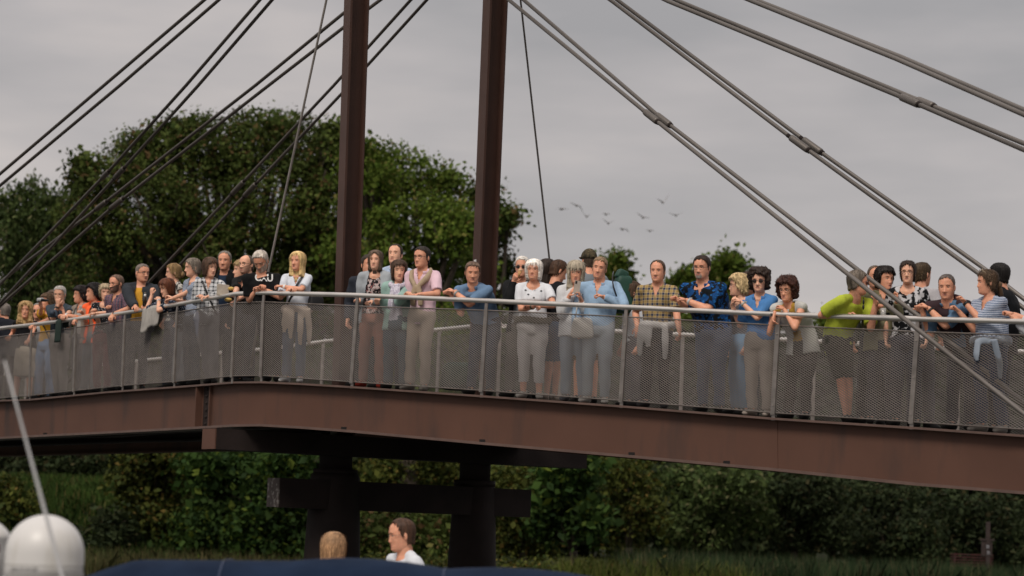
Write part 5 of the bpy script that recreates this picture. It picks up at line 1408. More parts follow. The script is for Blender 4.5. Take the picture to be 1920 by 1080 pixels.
person('man with a high forehead hidden behind the dark haired woman', 'm', 1641, 520, .9, yaw=10, hair='thin', hc='#54483e', top_=plain('#3a3a34'), sleeve=1., bottom=plain('#2e2e30'), skin='c')
person('dark short haired woman in an olive jacket talking with a glass in hand', 'f', 1659, 524, .55, yaw=38, pitch=0, byaw=10, build=1.08, hair='crop', hc='#1e1410', top_=plain('#7e7a62'), neck='open', sleeve=1., jacket=plain('#6b6850'), jopen=.08, bottom=plain('#34343a'), skin='c', mouth='open',
       r={'h': (1649, 577, .3), 'e': (1630, 588, .4), 'c': 1.}, l={'h': (1676, 555, .38), 'e': (1690, 580, .45), 'd': (0, 75), 'c': 1.2})
person('woman with black glasses and tied hair in a black and white floral top', 'f', 1702, 512, .55, yaw=-6, pitch=0, byaw=-10, build=1.06, hair='up', hc='#2e2018', bun=(.03, -.10, -.05, .04), glasses='d', top_=cloth('floral', '#0f1013', '#b9b9bd', scale=.8), neck='scoop', sleeve=.5, bottom=plain('#33343c'), skin='b',
       r='down', l='down')
person('man with short brown hair seen from behind in a pale shirt', 'm', 1729, 515, 1.1, yaw=140, byaw=150, hair='short', hc='#54432e', top_=plain('#b4b2b6'), sleeve=.5, bottom=plain('#4c4c52'), skin='c')
person('man with cropped grey hair leaning on the rail with a maroon hood behind his neck', 'm', 1775, 538, .10, yaw=-12, pitch=9, byaw=-22, hip=1790, build=1.1, hair='buzz', hc='#4c4440', top_=plain('#54708c'), neck='open', sleeve=.55, jacket=plain('#33252a'), jopen=.09, jsleeve=0, bottom=plain('#34343c'), skin='c', jaw=1.05,
       r={'h': (1726, 576, .02), 'e': (1732, 590, .06), 'd': (-40, 45), 'c': 1.1}, l={'h': (1732, 578, .0), 'e': (1790, 589, .07), 'c': 1.}, watch={'l': (.02, .02, .02)},
       extra=lambda i: (lambda g: (g.tube([i['Nb'] - i['FB'] * .1 - i['XB'] * .16 - Z * .05, i['Nb'] - i['FB'] * .09 - i['XB'] * .08 + Z * .03, i['Nb'] - i['FB'] * .12 + Z * .05, i['Nb'] - i['FB'] * .09 + i['XB'] * .08 + Z * .02], [.05, .07, .075, .05], 12), remesh_obj(g, 'hood', plain('#3f2327'), i['t'], i['inv'], .0135, 3)))(MB()))
def head_shades(i):
    g = MB(); TH = i['TH']
    for s_ in (-1, 1):
        pts = [TH @ Vector((s_ * .034 + .026 * math.cos(2 * PI * q / 14), .062 + .0 * q, .120 + .018 * math.sin(2 * PI * q / 14))) for q in range(15)]
        g.tube(pts, .0035, 6); g.tube([TH @ Vector((s_ * .06, .062, .118)), TH @ Vector((s_ * .086, .0, .07)), TH @ Vector((s_ * .086, -.03, .03))], .0035, 6)
    g.tube([TH @ Vector((-.01, .068, .122)), TH @ Vector((.01, .068, .122))], .003, 5)
    g.build('sunglasses_on_head', mat('cream_frame', (.45, .36, .25), .4), i['t'])
person('woman in a blue and white striped t-shirt with a ponytail and sunglasses on her head', 'f', 1851, 530, .14, yaw=-72, pitch=2, byaw=-40, hip=1864, build=1.16, hair='up', hc='#54402e', bun=(0, -.12, -.02, .038, 1), top_=cloth('stripes', '#b9c2cf', '#43557c', scale=1.5), neck='v', sleeve=.45, bottom=plain('#2c3a54'), skin='c', shoes='#8a8580',
       l={'h': (1800, 561, .02), 'e': (1846, 592, .06), 'd': (-60, 40), 'c': 1.1}, r={'h': (1788, 581, .0), 'e': (1812, 590, .08), 'c': .9}, watch={'l': (.015, .018, .02)}, extra=both(head_shades, waist_wrap(plain('#8c96a3'), ((-.19, .34), (.02, .16)))))
person('dark haired man in a black jacket standing behind the woman in stripes', 'm', 1873, 517, .62, yaw=-120, byaw=-110, hair='short', hc='#15100e', top_=plain('#14161b'), jacket=plain('#101216'), jopen=0, bottom=plain('#2b2e38'), skin='c')
person('person in a white sleeve whose clasped hands reach in at the right edge', 'f', 1962, 540, .14, yaw=-30, byaw=-30, hip=1975, hair='bob', hc='#5c4430', top_=plain('#c9ccd2'), sleeve=.85, bottom=plain('#4c5464'), skin='c',
       r={'h': (1886, 594, .0), 'e': (1925, 592, .05), 'c': .9}, l={'h': (1892, 590, .03), 'e': (1950, 590, .1), 'c': 1.})
# --- on the boat
DB = 20.0
floor_boat = P(762, 1003, 20.0).z - 1.62
dz_ = P(760, 1080, DB).z - 1.35
person('man with glasses in a white t-shirt standing in profile on the boat below', 'm', 753, 1003, yaw=-76, pitch=8, byaw=-60, D=DB, hair='thin', hc='#3a271c', glasses='t', top_=plain('#c9cdd4'), sleeve=.5, bottom=plain('#3a4250'), skin='c', floor=P(762, 1003, DB).z - 1.62, group='people on the boat', r='down', l='down', hs=.98)
person('woman with straight light brown hair seen from behind on the boat below', 'f', 625, 1029, yaw=172, byaw=170, D=DB + .3, hair='sheet', hc='#a07c5a', top_=plain('#c9cdd4'), sleeve=0, neck='crew', bottom=plain('#3a4250'), skin='c', floor=P(762, 1003, DB).z - 1.62, group='people on the boat', r='down', l='down', hs=1.0)

# ------------------------------------------------------------------ bake the cloth and skin surfaces
bpy.context.view_layer.update()
deps = bpy.context.evaluated_depsgraph_get()
baked = [bpy.data.meshes.new_from_object(o.evaluated_get(deps)) for o, _, _, _ in PENDING]
fold_dirs = [np.array(v) for v in ((7, 3, 19), (-9, 5, 14), (4, -12, 25), (15, 9, 11), (-21, 6, 33))]
BAKED = {}
for (o, post, extra, mats), me in zip(PENDING, baked):
    o.modifiers.clear()
    nv = len(me.vertices); co = np.empty(nv * 3, np.float32); me.vertices.foreach_get('co', co); co = co.reshape(-1, 3).astype(float)
    no_ = np.empty(nv * 3, np.float32); me.vertices.foreach_get('normal', no_); no_ = no_.reshape(-1, 3)
    ls = np.empty(len(me.polygons), np.int32); me.polygons.foreach_get('loop_start', ls)
    lt = np.empty(len(me.polygons), np.int32); me.polygons.foreach_get('loop_total', lt)
    li = np.empty(len(me.loops), np.int32); me.loops.foreach_get('vertex_index', li)
    if post:
        ph = (hash(o.name) % 100) * .1
        wv = sum(np.sin(co @ d_ + ph * (k + 1)) for k, d_ in enumerate(fold_dirs)) / 5
        co = co + no_ * (wv * .013)[:, None]
    keep = np.ones(len(ls), bool)
    if post and post[1] is not None:
        kill = post[1](co)
        fk = np.add.reduceat(kill[li].astype(int), ls); keep = fk < lt
    V = [co]; LI = []; LT = []; MI = []
    idx = np.concatenate([np.arange(a, a + b) for a, b in zip(ls[keep], lt[keep])]) if not keep.all() else np.arange(len(li))
    LI.append(li[idx]); LT.append(lt[keep]); MI.append(np.zeros(keep.sum(), np.int32))
    if extra:
        V.append(np.array(extra.v)); fl = [len(f) for f in extra.f]
        LI.append(np.array([q for f in extra.f for q in f], np.int32) + nv); LT.append(np.array(fl, np.int32)); MI.append(np.array(extra.m, np.int32))
    V = np.concatenate(V); LI = np.concatenate(LI); LT = np.concatenate(LT); MI = np.concatenate(MI)
    me2 = bpy.data.meshes.new(o.name)
    me2.vertices.add(len(V)); me2.vertices.foreach_set('co', V.astype(np.float32).ravel())
    me2.loops.add(len(LI)); me2.loops.foreach_set('vertex_index', LI.astype(np.int32))
    me2.polygons.add(len(LT)); me2.polygons.foreach_set('loop_total', LT.astype(np.int32)); me2.polygons.foreach_set('loop_start', np.concatenate([[0], np.cumsum(LT)[:-1]]).astype(np.int32))
    for q in (mats if isinstance(mats, (list, tuple)) else [mats]): me2.materials.append(q)
    me2.polygons.foreach_set('material_index', MI); me2.polygons.foreach_set('use_smooth', np.ones(len(LT), bool))
    me2.update(calc_edges=True); me2.validate()
    if extra:
        bm = bmesh.new(); bm.from_mesh(me2); bmesh.ops.recalc_face_normals(bm, faces=bm.faces); bm.to_mesh(me2); bm.free()
    old = o.data; o.data = me2; bpy.data.meshes.remove(old); bpy.data.meshes.remove(me)
# ------------------------------------------------------------------ marks on clothes, laid onto the real cloth surface
def world_bvh(o):
    me = o.data; M = o.matrix_world
    return BVHTree.FromPolygons([M @ v.co for v in me.vertices], [tuple(p.vertices) for p in me.polygons])
bpy.context.view_layer.update()
def text_mesh(s_, size, bold=.0, spacing=1.):
    cu = bpy.data.curves.new('t', 'FONT'); cu.body = s_; cu.size = size; cu.align_x = 'CENTER'; cu.align_y = 'CENTER'; cu.offset = bold; cu.space_character = spacing
    o = bpy.data.objects.new('t', cu); C.objects.link(o); bpy.context.view_layer.update()
    me = bpy.data.meshes.new_from_object(o.evaluated_get(bpy.context.evaluated_depsgraph_get()))
    vs = [v.co.copy() for v in me.vertices]; fs = [tuple(p.vertices) for p in me.polygons]
    bpy.data.objects.remove(o); bpy.data.curves.remove(cu); bpy.data.meshes.remove(me)
    return vs, fs
def onto(bv, px, py, lift=.004):
    d = (P(px, py, 1) - CAM).normalized(); h = bv.ray_cast(CAM, d)
    return (h[0] - d * lift) if h[0] else None
def child(i, name):
    for c in i['t'].children:
        if c.name.split('.')[0] == name: return c
for (s_, i, size, off, m_, nm) in DECAL:
    sh = child(i, 'shirt'); bv = world_bvh(sh); vs, fs = text_mesh(s_, 17, .5, .95)
    pts = [onto(bv, 495 + v.x, 521 - v.y * 1.1 + v.x * .05) for v in vs]
    if all(p is not None for p in pts):
        g = MB(); g.add(pts, fs, 0, False); g.build(nm, m_, sh, i['inv'])
for i in SPOTS:
    sh = child(i, 'shirt'); bv = world_bvh(sh)
    for (x, y) in ((985.5, 544), (1002.5, 543.5), (1014.8, 545.6), (990.5, 552), (1001, 558)):
        pts = [onto(bv, x + 2.1 * math.cos(a), y + 1.5 * math.sin(a)) for a in np.linspace(0, 2 * PI, 9)[:-1]]
        if all(p is not None for p in pts):
            g = MB(); g.add(pts, [tuple(range(8))], 0, False); g.build('printed_spot', blackm, sh, i['inv'])

# ------------------------------------------------------------------ things held, worn on the back or hung on the railing
def frame_at(px, yaw=0):
    c = P(px, 560, rdist(px)); vc = Vector((CAM.x - c.x, CAM.y - c.y, 0)).normalized(); rp = Vector((-vc.y, vc.x, 0))
    return vc * math.cos(R(yaw)) + rp * math.sin(R(yaw)), rp * math.cos(R(yaw)) - vc * math.sin(R(yaw))
# binoculars
c = PXb(81, 563, .16); f_, r_ = frame_at(81, -60)
m = MB()
for s_ in (-1, 1):
    o_ = r_ * .034 * s_
    m.tube([c + o_ - f_ * .07, c + o_ - f_ * .02, c + o_ + f_ * .02, c + o_ + f_ * .08], [.017, .020, .027, .030], 14)
m.tube([c - r_ * .035, c + r_ * .035], [.016] * 2, 10)
g = MB()
for s_ in (-1, 1): g.tube([c + r_ * .034 * s_ + f_ * .0801, c + r_ * .034 * s_ + f_ * .083], [.031] * 2, 14); g.tube([c + r_ * .034 * s_ + f_ * .02 + Z * .012, c + r_ * .034 * s_ + f_ * .07 + Z * .014], [.021] * 2, 10)
held('binoculars', {'barrel': m, 'silver_trim': g}, None, 'black and silver binoculars raised by the person in yellow', 'binoculars', c) if False else None
bo = thing('binoculars', c, 'black and silver binoculars raised by the person in yellow', 'binoculars')
m.build('barrels', blackm, bo, Matrix.Translation(-c)); g.build('trim', mat('silver_plastic', (.5, .5, .5), .4, .3), bo, Matrix.Translation(-c))
# bottle
c = PXb(271, 574, .0) + Z * .0; m = MB(); m.tube([c, c + Z * .12, c + Z * .15, c + Z * .19], [.031, .031, .014, .013], 14)
bt = thing('beer_bottle', c, 'dark bottle with a pale neck label held by the man in the charcoal hoodie', 'bottle')
m.build('bottle', mat('dark_glass', (.018, .010, .006), .12, var=.05, spec=.6), bt, Matrix.Translation(-c))
m = MB(); m.tube([c + Z * .135, c + Z * .175], [.020, .0155], 14); m.build('label', wp, bt, Matrix.Translation(-c))
m = MB(); m.tube([c + Z * .19, c + Z * .2], [.0145] * 2, 12); m.build('cap', goldm, bt, Matrix.Translation(-c))
# paper
c = PXb(417, 544, .02); f_, r_ = frame_at(417, 12); m = MB()
rt = Matrix((r_, f_ * -1, Z)).transposed(); m.box(c, (.155, .012, .155), rt); m.box(c + f_ * .008 + r_ * .01 + Z * .004, (.15, .004, .15), rt @ Matrix.Rotation(.08, 3, 'Y'))
tag(m.build('paper_bag', mat('kraft_paper', (.42, .37, .31), .85, bump=.4, bscale=25), None, Matrix.Translation(-c)), 'beige folded paper bag held over the rail beside the woman in checked shirt', 'paper bag').location = c
for (x, y, b_, rr_, lab, nm) in ((433, 541, .03, (.045, .03, .025), 'piece of pastry in the raised hand of the man in the black shirt', 'pastry'), (428, 562, .10, (.055, .035, .028), 'yellow bread roll held just below the rail beside the man in the black shirt', 'bread_roll')):
    c = PXb(x, y, b_); m = MB(); m.ell((0, 0, 0), rr_, 0, 12, 8); o = m.build(nm, mat('bread', (.50, .34, .10), .8, var=.3, vscale=20, bump=.4)); o.location = c; tag(o, lab, nm.replace('_', ' '))
# cone
c = PXb(975, 513, .38); m = MB(); m.tube([c - Z * .05 - Vector((.02, 0, 0)), c + Z * .03], [.006, .026], 12); co = thing('ice_cream_cone', c, 'ice cream cone at the mouth of the man with dark glasses', 'ice cream')
m.build('wafer', mat('wafer', (.5, .28, .12), .7, var=.2, vscale=40), co, Matrix.Translation(-c)); m = MB(); m.ell(c + Z * .04, (.028, .028, .022), 0, 12, 8); m.build('ice_cream', mat('ice_cream', (.6, .38, .22), .5), co, Matrix.Translation(-c))
# phone
c = PXb(1082, 538, .06); f_, r_ = frame_at(1082, 8); rt = Matrix((r_, f_ * -1, Z)).transposed() @ Matrix.Rotation(R(7), 3, 'Y'); m = MB(); m.box(c, (.074, .009, .150), rt)
po = thing('smartphone', c, 'pale gold phone held up by the woman with long silver hair', 'phone'); m.build('case', mat('phone_back', (.42, .36, .31), .35, .2), po, Matrix.Translation(-c))
m = MB(); m.box(c + rt @ Vector((-.018, -.006, .052)), (.022, .003, .032), rt); m.build('camera', blackm, po, Matrix.Translation(-c))
# bags
def soft_box(mm, c, sz, rt, puff=.18):
    vs = []; n_ = 10
    t = MB(); t.ell((0, 0, 0), (1, 1, 1), 0, 28, 18)
    for v in t.v:
        q = Vector([math.copysign(abs(a) ** .42, a) for a in v]); q = q / max(1, q.length * .62)
        k = 1 + .05 * math.sin(q.x * 7 + q.z * 5)
        vs.append(c + rt @ Vector((q.x * sz[0] / 2 * 1.05 * (1 - .12 * q.z), q.y * sz[1] / 2 * k, q.z * sz[2] / 2)))
    mm.add(vs, t.f, 0)
c = PXb(1092, 615, .13); f_, r_ = frame_at(1092); rt = Matrix((r_, f_ * -1, Z)).transposed(); m = MB(); soft_box(m, c, (.25, .09, .25), rt)
ho = thing('handbag', c, 'cream white handbag hanging at the hip of the woman with the phone', 'handbag'); m.build('bag', mat('cream_leather', (.55, .53, .50), .5, var=.1, bump=.3, bscale=14), ho, Matrix.Translation(-c))
m = MB()
for s_ in (-1, 1): m.tube([c + r_ * .09 * s_ + Z * .10, c + r_ * .07 * s_ + Z * .26 - f_ * .03, c + r_ * .02 * s_ + Z * .42 - f_ * .08], [.008] * 3, 6)
m.build('strap', mat('cream_leather', (.55, .53, .50), .5), ho, Matrix.Translation(-c))
c = PXb(592, 568, .42); m = MB(); f_, r_ = frame_at(592, 30); rt = Matrix((r_, f_ * -1, Z)).transposed(); soft_box(m, c, (.2, .1, .2), rt)
o = m.build('shoulder_bag', mat('black_nylon', (.015, .015, .017), .6, bump=.2), None, Matrix.Translation(-c)); o.location = c; tag(o, 'small black shoulder bag behind the hip of the blonde woman in white', 'bag')
c = PXb(1168, 552, .62); m = MB(); f_, r_ = frame_at(1166, 20); rt = Matrix((r_, f_ * -1, Z)).transposed(); soft_box(m, c, (.22, .18, .46), rt)
bo = thing('backpack', c, 'dark green backpack on the back of the man in the pale blue hooded top', 'backpack'); gm = mat('green_nylon', (.012, .055, .038), .6, bump=.4, bscale=12)
m.build('pack', gm, bo, Matrix.Translation(-c)); m = MB(); soft_box(m, c + Z * .235 - r_ * .02, (.14, .12, .12), rt @ Matrix.Rotation(.35, 3, 'Y')); m.build('top_flap', gm, bo, Matrix.Translation(-c))
c0 = PXb(1148, 530, .16); m = MB(); m.tube([PXb(1150, 512, .34), PXb(1148, 520, .17), PXb(1150, 538, .13), PXb(1156, 556, .17)], [(.026, .008)] * 4, 8); m.build('shoulder_strap', blackm, bo, Matrix.Translation(-c))
c = PXb(1619, 571, .0); m = MB(); f_, r_ = frame_at(1619, 30)
for s_ in (-1, 1): m.ell(c + Z * .028 * s_, (.012, .012, .030), 0, 10, 7)
m.tube([c + Z * .06, c + Z * .1 - f_ * .02], [.003] * 2, 6); o = m.build('sunglasses', blackm, None, Matrix.Translation(-c)); o.location = c; tag(o, 'black sunglasses hanging from the neck of the lime green t-shirt', 'sunglasses')
glass, n, l, b = nmat('clear_cup'); b.inputs['Base Color'].default_value = (.75, .74, .72, 1); b.inputs['Roughness'].default_value = .15; b.inputs['Transmission Weight'].default_value = .6
c = PXb(1656, 590, .26); m = MB(); m.tube([c - Z * .05, c + Z * .07], [.026, .034], 16); o = m.build('drinking_cup', glass, None, Matrix.Translation(-c)); o.location = c; tag(o, 'clear plastic cup in the hand of the woman in the olive jacket', 'cup')
# cap on the man seen from behind
for t in PEOPLE:
    if 'camouflage cap' in t['label']:
        i = [q for q in [t]][0]
        TH = CAPS = None
# cloth hung over the rail
def railpt(px):
    xs_ = [p[0] for p in POSTS]
    D_ = 1 / float(np.interp(px, xs_, [1 / p[6] for p in POSTS])); y = float(np.interp(px, xs_, [p[4] for p in POSTS])); return P(px, y, D_)
def drape(name, px0, px1, front, backl, mtl, label, cat, fold=.012, nf=5, taper=0):
    a = railpt(px0); b = railpt(px1); t = (b - a); t.z = 0; t.normalize(); nn = Vector((t.y, -t.x, 0)); nu = 26
    prof = [(-1, -backl)] + [(-1, -backl * .5), (-1, -.02)] + [(math.sin(x), math.cos(x)) for x in (-1.2, -.6, 0, .6, 1.2)] + [(1, -.02)] + [(1, -k) for k in np.linspace(.06, 1, 9)]
    out_v = []; 
    for side in (0, 1):
        for u in range(nu + 1):
            s_ = u / nu; base = a.lerp(b, s_); L_ = front(s_) if callable(front) else front
            for k, (x, z) in enumerate(prof):
                rr_ = .036 + .006 * side
                hang = z if z < -.019 else None
                wv = fold * math.sin(s_ * nf * 2 * PI + k * .25)
                if hang is None: p = base + nn * x * rr_ + Z * (z * rr_)
                else:
                    dd = -z if x < 0 else (-z) * L_
                    q = base if not taper else base + (a.lerp(b, .5) - base) * taper * min(1, dd / .5)
                    p = q + nn * (x * rr_ + abs(wv) * min(1, dd * 6) * x + (.012 * side if x > 0 else -.012 * side) + x * .012) - Z * dd
                out_v.append(p)
    K = len(prof); fs = []
    for side in (0, 1):
        o0 = side * (nu + 1) * K
        for u in range(nu):
            for k in range(K - 1): fs.append((o0 + u * K + k, o0 + (u + 1) * K + k, o0 + (u + 1) * K + k + 1, o0 + u * K + k + 1))
    o1 = (nu + 1) * K
    for u in range(nu): fs += [(u * K, (u + 1) * K, o1 + (u + 1) * K, o1 + u * K), (u * K + K - 1, (u + 1) * K + K - 1, o1 + (u + 1) * K + K - 1, o1 + u * K + K - 1)]
    for k in range(K - 1): fs += [(k, k + 1, o1 + k + 1, o1 + k), (nu * K + k, nu * K + k + 1, o1 + nu * K + k + 1, o1 + nu * K + k)]
    m = MB(); m.add(out_v, fs, 0); c = (a + b) / 2; o = m.build(name, mtl, None, Matrix.Translation(-c)); o.location = c; return tag(o, label, cat)
drape('grey_jumper', 275, 306, lambda s_: .36 - .12 * s_ + .02 * math.sin(s_ * 9), .15, plain('#9d9994'), 'pale grey jumper draped over the handrail below the man in the charcoal hoodie', 'jumper', .022, 2.5, -.0)
drape('dark_scarf', 112, 122, .34, .1, plain('#27332f'), 'dark green scarf hanging over the handrail left of the orange vest', 'scarf', .01, 2)
c = PXb(101, 588, .02); m = MB(); f_, r_ = frame_at(101, -20); rt = Matrix((r_, f_ * -1, Z)).transposed(); soft_box(m, c, (.15, .1, .12), rt); m.tube([c + f_ * .04, c + f_ * .12], [.038, .042], 16)
o = m.build('camera_bag', mat('blue_black_nylon', (.03, .045, .07), .6, bump=.3), None, Matrix.Translation(-c)); o.location = c; tag(o, 'small blue black camera bag on the handrail beside the man resting his chin', 'bag')
c = PXb(862, 715, .9); c.z = floor_z(c.x, c.y) + .24; m = MB(); rt = Matrix.Identity(3); soft_box(m, c, (.46, .3, .36), rt)
o = m.build('green_sack', mat('green_cloth', (.008, .030, .020), .8, bump=.4), None, Matrix.Translation(-c)); o.location = c; tag(o, 'dark green bag standing on the deck left of the post beside the blue polo man', 'bag')

# ------------------------------------------------------------------ the boat in front
X1 = lambda px, D_: P(px, 1000, D_).x
boat = thing('motor_boat', Vector((-1, 15, 0)), 'white motor boat with a navy blue canvas cover at the bottom edge', 'boat')
bi = Matrix.Translation(-Vector((-1, 15, 0)))
gel = mat('gelcoat', (.60, .59, .58), .38, var=.05, vscale=3, spec=.4, dirt=(.47, .45, .41), dscale=5, dstretch=(1, 1, .3))
m = MB(); n_ = 16; vs = []
for i in range(n_ + 1):
    u = i / n_; x = -5.2 + 9.6 * u; hw = 2.6 * (1 - max(0, (u - .55) / .45) ** 2.2) + .02
    for (k, z) in ((.0, -.45), (.72, -.2), (.92, .25), (1., .62), (.96, .66), (0, .665)):
        vs.append((x, 15.4 - hw * k, z))
    for (k, z) in ((.96, .66), (1., .62), (.92, .25), (.72, -.2)): vs.append((x, 15.4 + hw * k, z))
K = 10
m.add(vs, [(i * K + k, (i + 1) * K + k, (i + 1) * K + (k + 1) % K, i * K + (k + 1) % K) for i in range(n_) for k in range(K)] + [tuple(range(K)), tuple(n_ * K + k for k in range(K - 1, -1, -1))], 0, False)
m.build('hull', gel, boat, bi)
m = MB(); m.hexa([Vector(v) for v in ((-5.0, 12.9, .66), (-2.9, 12.9, .66), (-2.9, 17.2, .66), (-5.0, 17.2, .66), (-4.8, 13.1, 1.6), (-3.1, 13.1, 1.6), (-3.2, 17.0, 1.6), (-4.8, 17.0, 1.6))]); m.build('cabin', gel, boat, bi)
m = MB(); yA = P(88, 1080, 13).y
m.tube([Vector((-4.6, yA + .1, 1.58)), Vector((-4.5, yA + .05, 1.80)), Vector((-2.2, yA + .05, 1.80)), Vector((-2.1, yA + .1, .66))], [(.09, .05)] * 4, 12); m.build('radar_arch', gel, boat, bi)
# navy cover
prof = [(160, 1084), (185, 1075), (215, 1064), (262, 1050), (330, 1050), (420, 1051), (545, 1051.5), (590, 1048), (640, 1046), (700, 1048), (760, 1054), (805, 1061), (835, 1067), (870, 1065), (930, 1064), (1000, 1067), (1060, 1073), (1115, 1082), (1150, 1092)]
blue, n, l, b = nmat('navy_canvas')
tcn = n.new('ShaderNodeTexCoord'); no = n.new('ShaderNodeTexNoise'); no.inputs['Scale'].default_value = 3; no.inputs['Detail'].default_value = 5
l.new(tcn.outputs['Object'], no.inputs[0]); r = n.new('ShaderNodeValToRGB'); r.color_ramp.elements[0].position = .35; r.color_ramp.elements[1].position = .7
r.color_ramp.elements[0].color = (.005, .012, .030, 1); r.color_ramp.elements[1].color = (.010, .021, .048, 1); l.new(no.outputs[0], r.inputs[0]); l.new(r.outputs[0], b.inputs['Base Color'])
b.inputs['Roughness'].default_value = .85; b.inputs['Specular IOR Level'].default_value = .1; bu = n.new('ShaderNodeBump'); bu.inputs['Strength'].default_value = .4; bu.inputs['Distance'].default_value = .05; l.new(no.outputs[0], bu.inputs['Height']); l.new(bu.outputs[0], b.inputs['Normal'])
m = MB(); vs = []; nu = 90; nv_ = 18
for side in (0, 1):
    for i in range(nu + 1):
        px = 160 + 990 * i / nu; py = float(np.interp(px, [q[0] for q in prof], [q[1] for q in prof])); D0 = 14.3; c = P(px, py, D0)
        for k in range(nv_ + 1):
            v = k / nv_; y = (v - .45) * 2.6
            drop = (.85 * max(0, (.35 - v) / .35) ** 1.7 + .35 * max(0, (v - .5) / .5) ** 1.8)
            fold_ = .03 * math.sin(px * .011 + v * 5) * (1 - v) + .035 * math.exp(-((px - 520 - v * -400 - 90) / 30) ** 2) * (v < .45)
            vs.append(Vector((c.x, c.y + y, c.z - drop - fold_ * min(1, drop * 8) - .012 * side)))
K = nv_ + 1; o1 = (nu + 1) * K; fs = []
for o0 in (0, o1): fs += [(o0 + i * K + k, o0 + (i + 1) * K + k, o0 + (i + 1) * K + k + 1, o0 + i * K + k + 1) for i in range(nu) for k in range(nv_)]
fs += [(i * K, (i + 1) * K, o1 + (i + 1) * K, o1 + i * K) for i in range(nu)] + [(i * K + nv_, (i + 1) * K + nv_, o1 + (i + 1) * K + nv_, o1 + i * K + nv_) for i in range(nu)]
fs += [(k, k + 1, o1 + k + 1, o1 + k) for k in range(nv_)] + [(nu * K + k, nu * K + k + 1, o1 + nu * K + k + 1, o1 + nu * K + k) for k in range(nv_)]
m.add(vs, fs, 0); m.build('canvas_cover', blue, boat, bi)
for px in (430, 835):
    m = MB(); py = float(np.interp(px, [q[0] for q in prof], [q[1] for q in prof])); c = P(px, py, 14.3); pts = []
    for k in range(19):
        v = k / 18; drop = (.85 * max(0, (.35 - v) / .35) ** 1.7 + .35 * max(0, (v - .5) / .5) ** 1.8)
        fold_ = .03 * math.sin(px * .011 + v * 5) * (1 - v) + .035 * math.exp(-((px - 520 - v * -400 - 90) / 30) ** 2) * (v < .45)
        pts.append(Vector((c.x, c.y + (v - .45) * 2.6, c.z - drop - fold_ * min(1, drop * 8) + .003)))
    m.tube(pts, .006, 6); m.build('seam', mat('navy_thread', (.02, .035, .08), .6), boat, bi)
for (px, dy) in ((300, -.6), (1000, -.6), (300, .9), (1000, .9)):
    c = P(px, 1075, 14.3); m = MB(); m.tube([Vector((c.x, c.y + dy, .66)), Vector((c.x, c.y + dy, c.z - .1))], [.018] * 2, 10); m.build('cover_pole', steel, boat, bi)
# satellite domes
def dome(px, py_top, dia_px, D_, zb, label, band):
    s_ = D_ / F; r0 = dia_px * s_ / 2; t_ = P(px, py_top, D_); c = Vector((t_.x, t_.y, 0)); zt = t_.z; o = Vector((c.x, c.y, zb))
    t = thing('satellite_dome', o, label, 'antenna dome', 'satellite domes on the boat roof')
    m = MB(); zs_ = []; rr_ = []
    for k in range(13):
        a = PI / 2 * k / 12; zs_.append(zt - r0 * .98 * (1 - math.cos(a))); rr_.append(max(.002, r0 * math.sin(a)))
    zs_ += [zt - r0 * 1.3, zt - r0 * 1.62]; rr_ += [r0 * 1.005, r0 * 1.02]
    if band: zs_[9:] = [zs_[8] - .012, zs_[8] - .03, zs_[8] - .1, zt - r0 * 1.62]; rr_[9:] = [rr_[8] * 1.0, rr_[8] * .97, rr_[8] * .98, rr_[8] * .99]
    m.tube([Vector((c.x, c.y, z)) for z in zs_], rr_, 48, right=(1, 0, 0)); m.build('dome', gel, t, Matrix.Translation(-o))
    m = MB(); q = zt - r0 * 1.28; m.tube([Vector((c.x, c.y, q)), Vector((c.x, c.y, q - .004))], [float(np.interp(q, zs_[::-1], rr_[::-1])) + .0012] * 2, 48, right=(1, 0, 0)); m.build('seam', mat('seam_grey', (.3, .29, .27), .7), t, Matrix.Translation(-o)) if not band else None
    m = MB(); m.tube([Vector((c.x, c.y, zs_[-1] - .001)), Vector((c.x, c.y, zs_[-1] - .05)), Vector((c.x, c.y, zb))], [rr_[-1] * 1.03, rr_[-1] * 1.0, r0 * .6], 40, right=(1, 0, 0)); m.build('base', gel, t, Matrix.Translation(-o))
    return t, c, o, np.array(zs_), np.array(rr_), s_
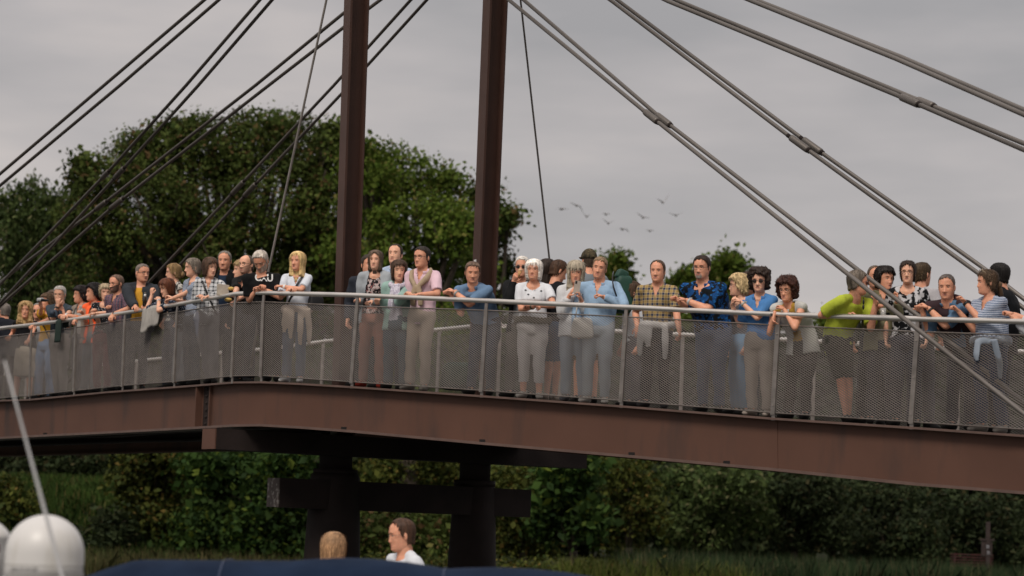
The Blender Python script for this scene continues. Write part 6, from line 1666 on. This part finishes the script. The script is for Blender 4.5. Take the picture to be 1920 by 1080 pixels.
def dome_text(d_, s_, size_px, px, py, D_, colr, name='lettering', rotd=0, bold=0):
    t, c, o, zs_, rr_, sc_ = d_
    vs, fs = text_mesh(s_, size_px * sc_, bold)
    p0 = P(px, py, D_); vdir = Vector((CAM.x - c.x, CAM.y - c.y, 0)).normalized(); ang0 = math.asin(max(-.999, min(.999, (p0.x - c.x) / rr_[-2]))) ; out_ = []
    tx = Vector((-vdir.y, vdir.x, 0))
    for v in vs:
        z = p0.z + v.y; rr0 = float(np.interp(z, zs_[::-1], rr_[::-1])); a = ang0 + v.x / rr0
        out_.append(Vector((c.x, c.y, 0)) + (vdir * math.cos(a) + tx * math.sin(a)) * (rr0 + .0025) + Z * z)
    g = MB(); g.add(out_, fs, 0, False); g.build(name, mat('letter_paint', colr, .6), t, Matrix.Translation(-o))
d1 = dome(88, 965, 146, 13.0, 1.83, 'larger white satellite dome with small grey lettering on the boat roof', False)
[dome_text(d1, s_, 11.5, x_, 1067, 13.0, (.16, .16, .17)) for s_, x_ in (('SSM', 32), ('71', 46), ('M', 56), ('05', 68))]; dome_text(d1, 'D', 15, 156, 1067, 13.0, (.03, .03, .04), bold=.002)
d2 = dome(-42, 967, 150, 13.7, 1.83, 'white satellite dome with dark red letters cut off by the left edge', True)
dome_text(d2, 'a', 32, 14, 1024, 13.7, (.10, .012, .012), bold=.003); dome_text(d2, 'm', 32, -10, 1024, 13.7, (.10, .012, .012), bold=.003)
a = P(8, 674, 11.0); b_ = P(118, 1086, 11.0); c = Vector((b_.x + .05, b_.y, 1.6)); wh = thing('whip_antenna', c, 'thin white whip antenna rising in front of the larger dome', 'antenna'); wi = Matrix.Translation(-c)
m = MB(); m.tube([a, a.lerp(b_, .25), a.lerp(b_, .7), b_, c], [.003, .0055, .0085, .0095, .012], 12); m.build('whip', mat('white_fibreglass', (.55, .55, .56), .4, var=.05), wh, wi)
m = MB(); m.tube([a + (a - b_).normalized() * .03, a], [.006, .006], 8); m.build('tip', blackm, wh, wi)

# floating pontoon behind the boat, where the two people stand
pz_ = floor_boat
m = MB(); m.box(Vector((-.9, 20.2, pz_ - .16)), (7, 3.2, .3))
for k in range(4): m.tube([Vector((-4.2 + k * 2.2, 18.8, pz_ - .5)), Vector((-4.2 + k * 2.2, 21.6, pz_ - .5))], [.25] * 2, 14)
o = m.build('pontoon', plank, None, Matrix.Translation(-Vector((-.9, 20.2, 0)))); o.location = (-.9, 20.2, 0); tag(o, 'wooden floating pontoon behind the boat carrying the man in white', 'pontoon')
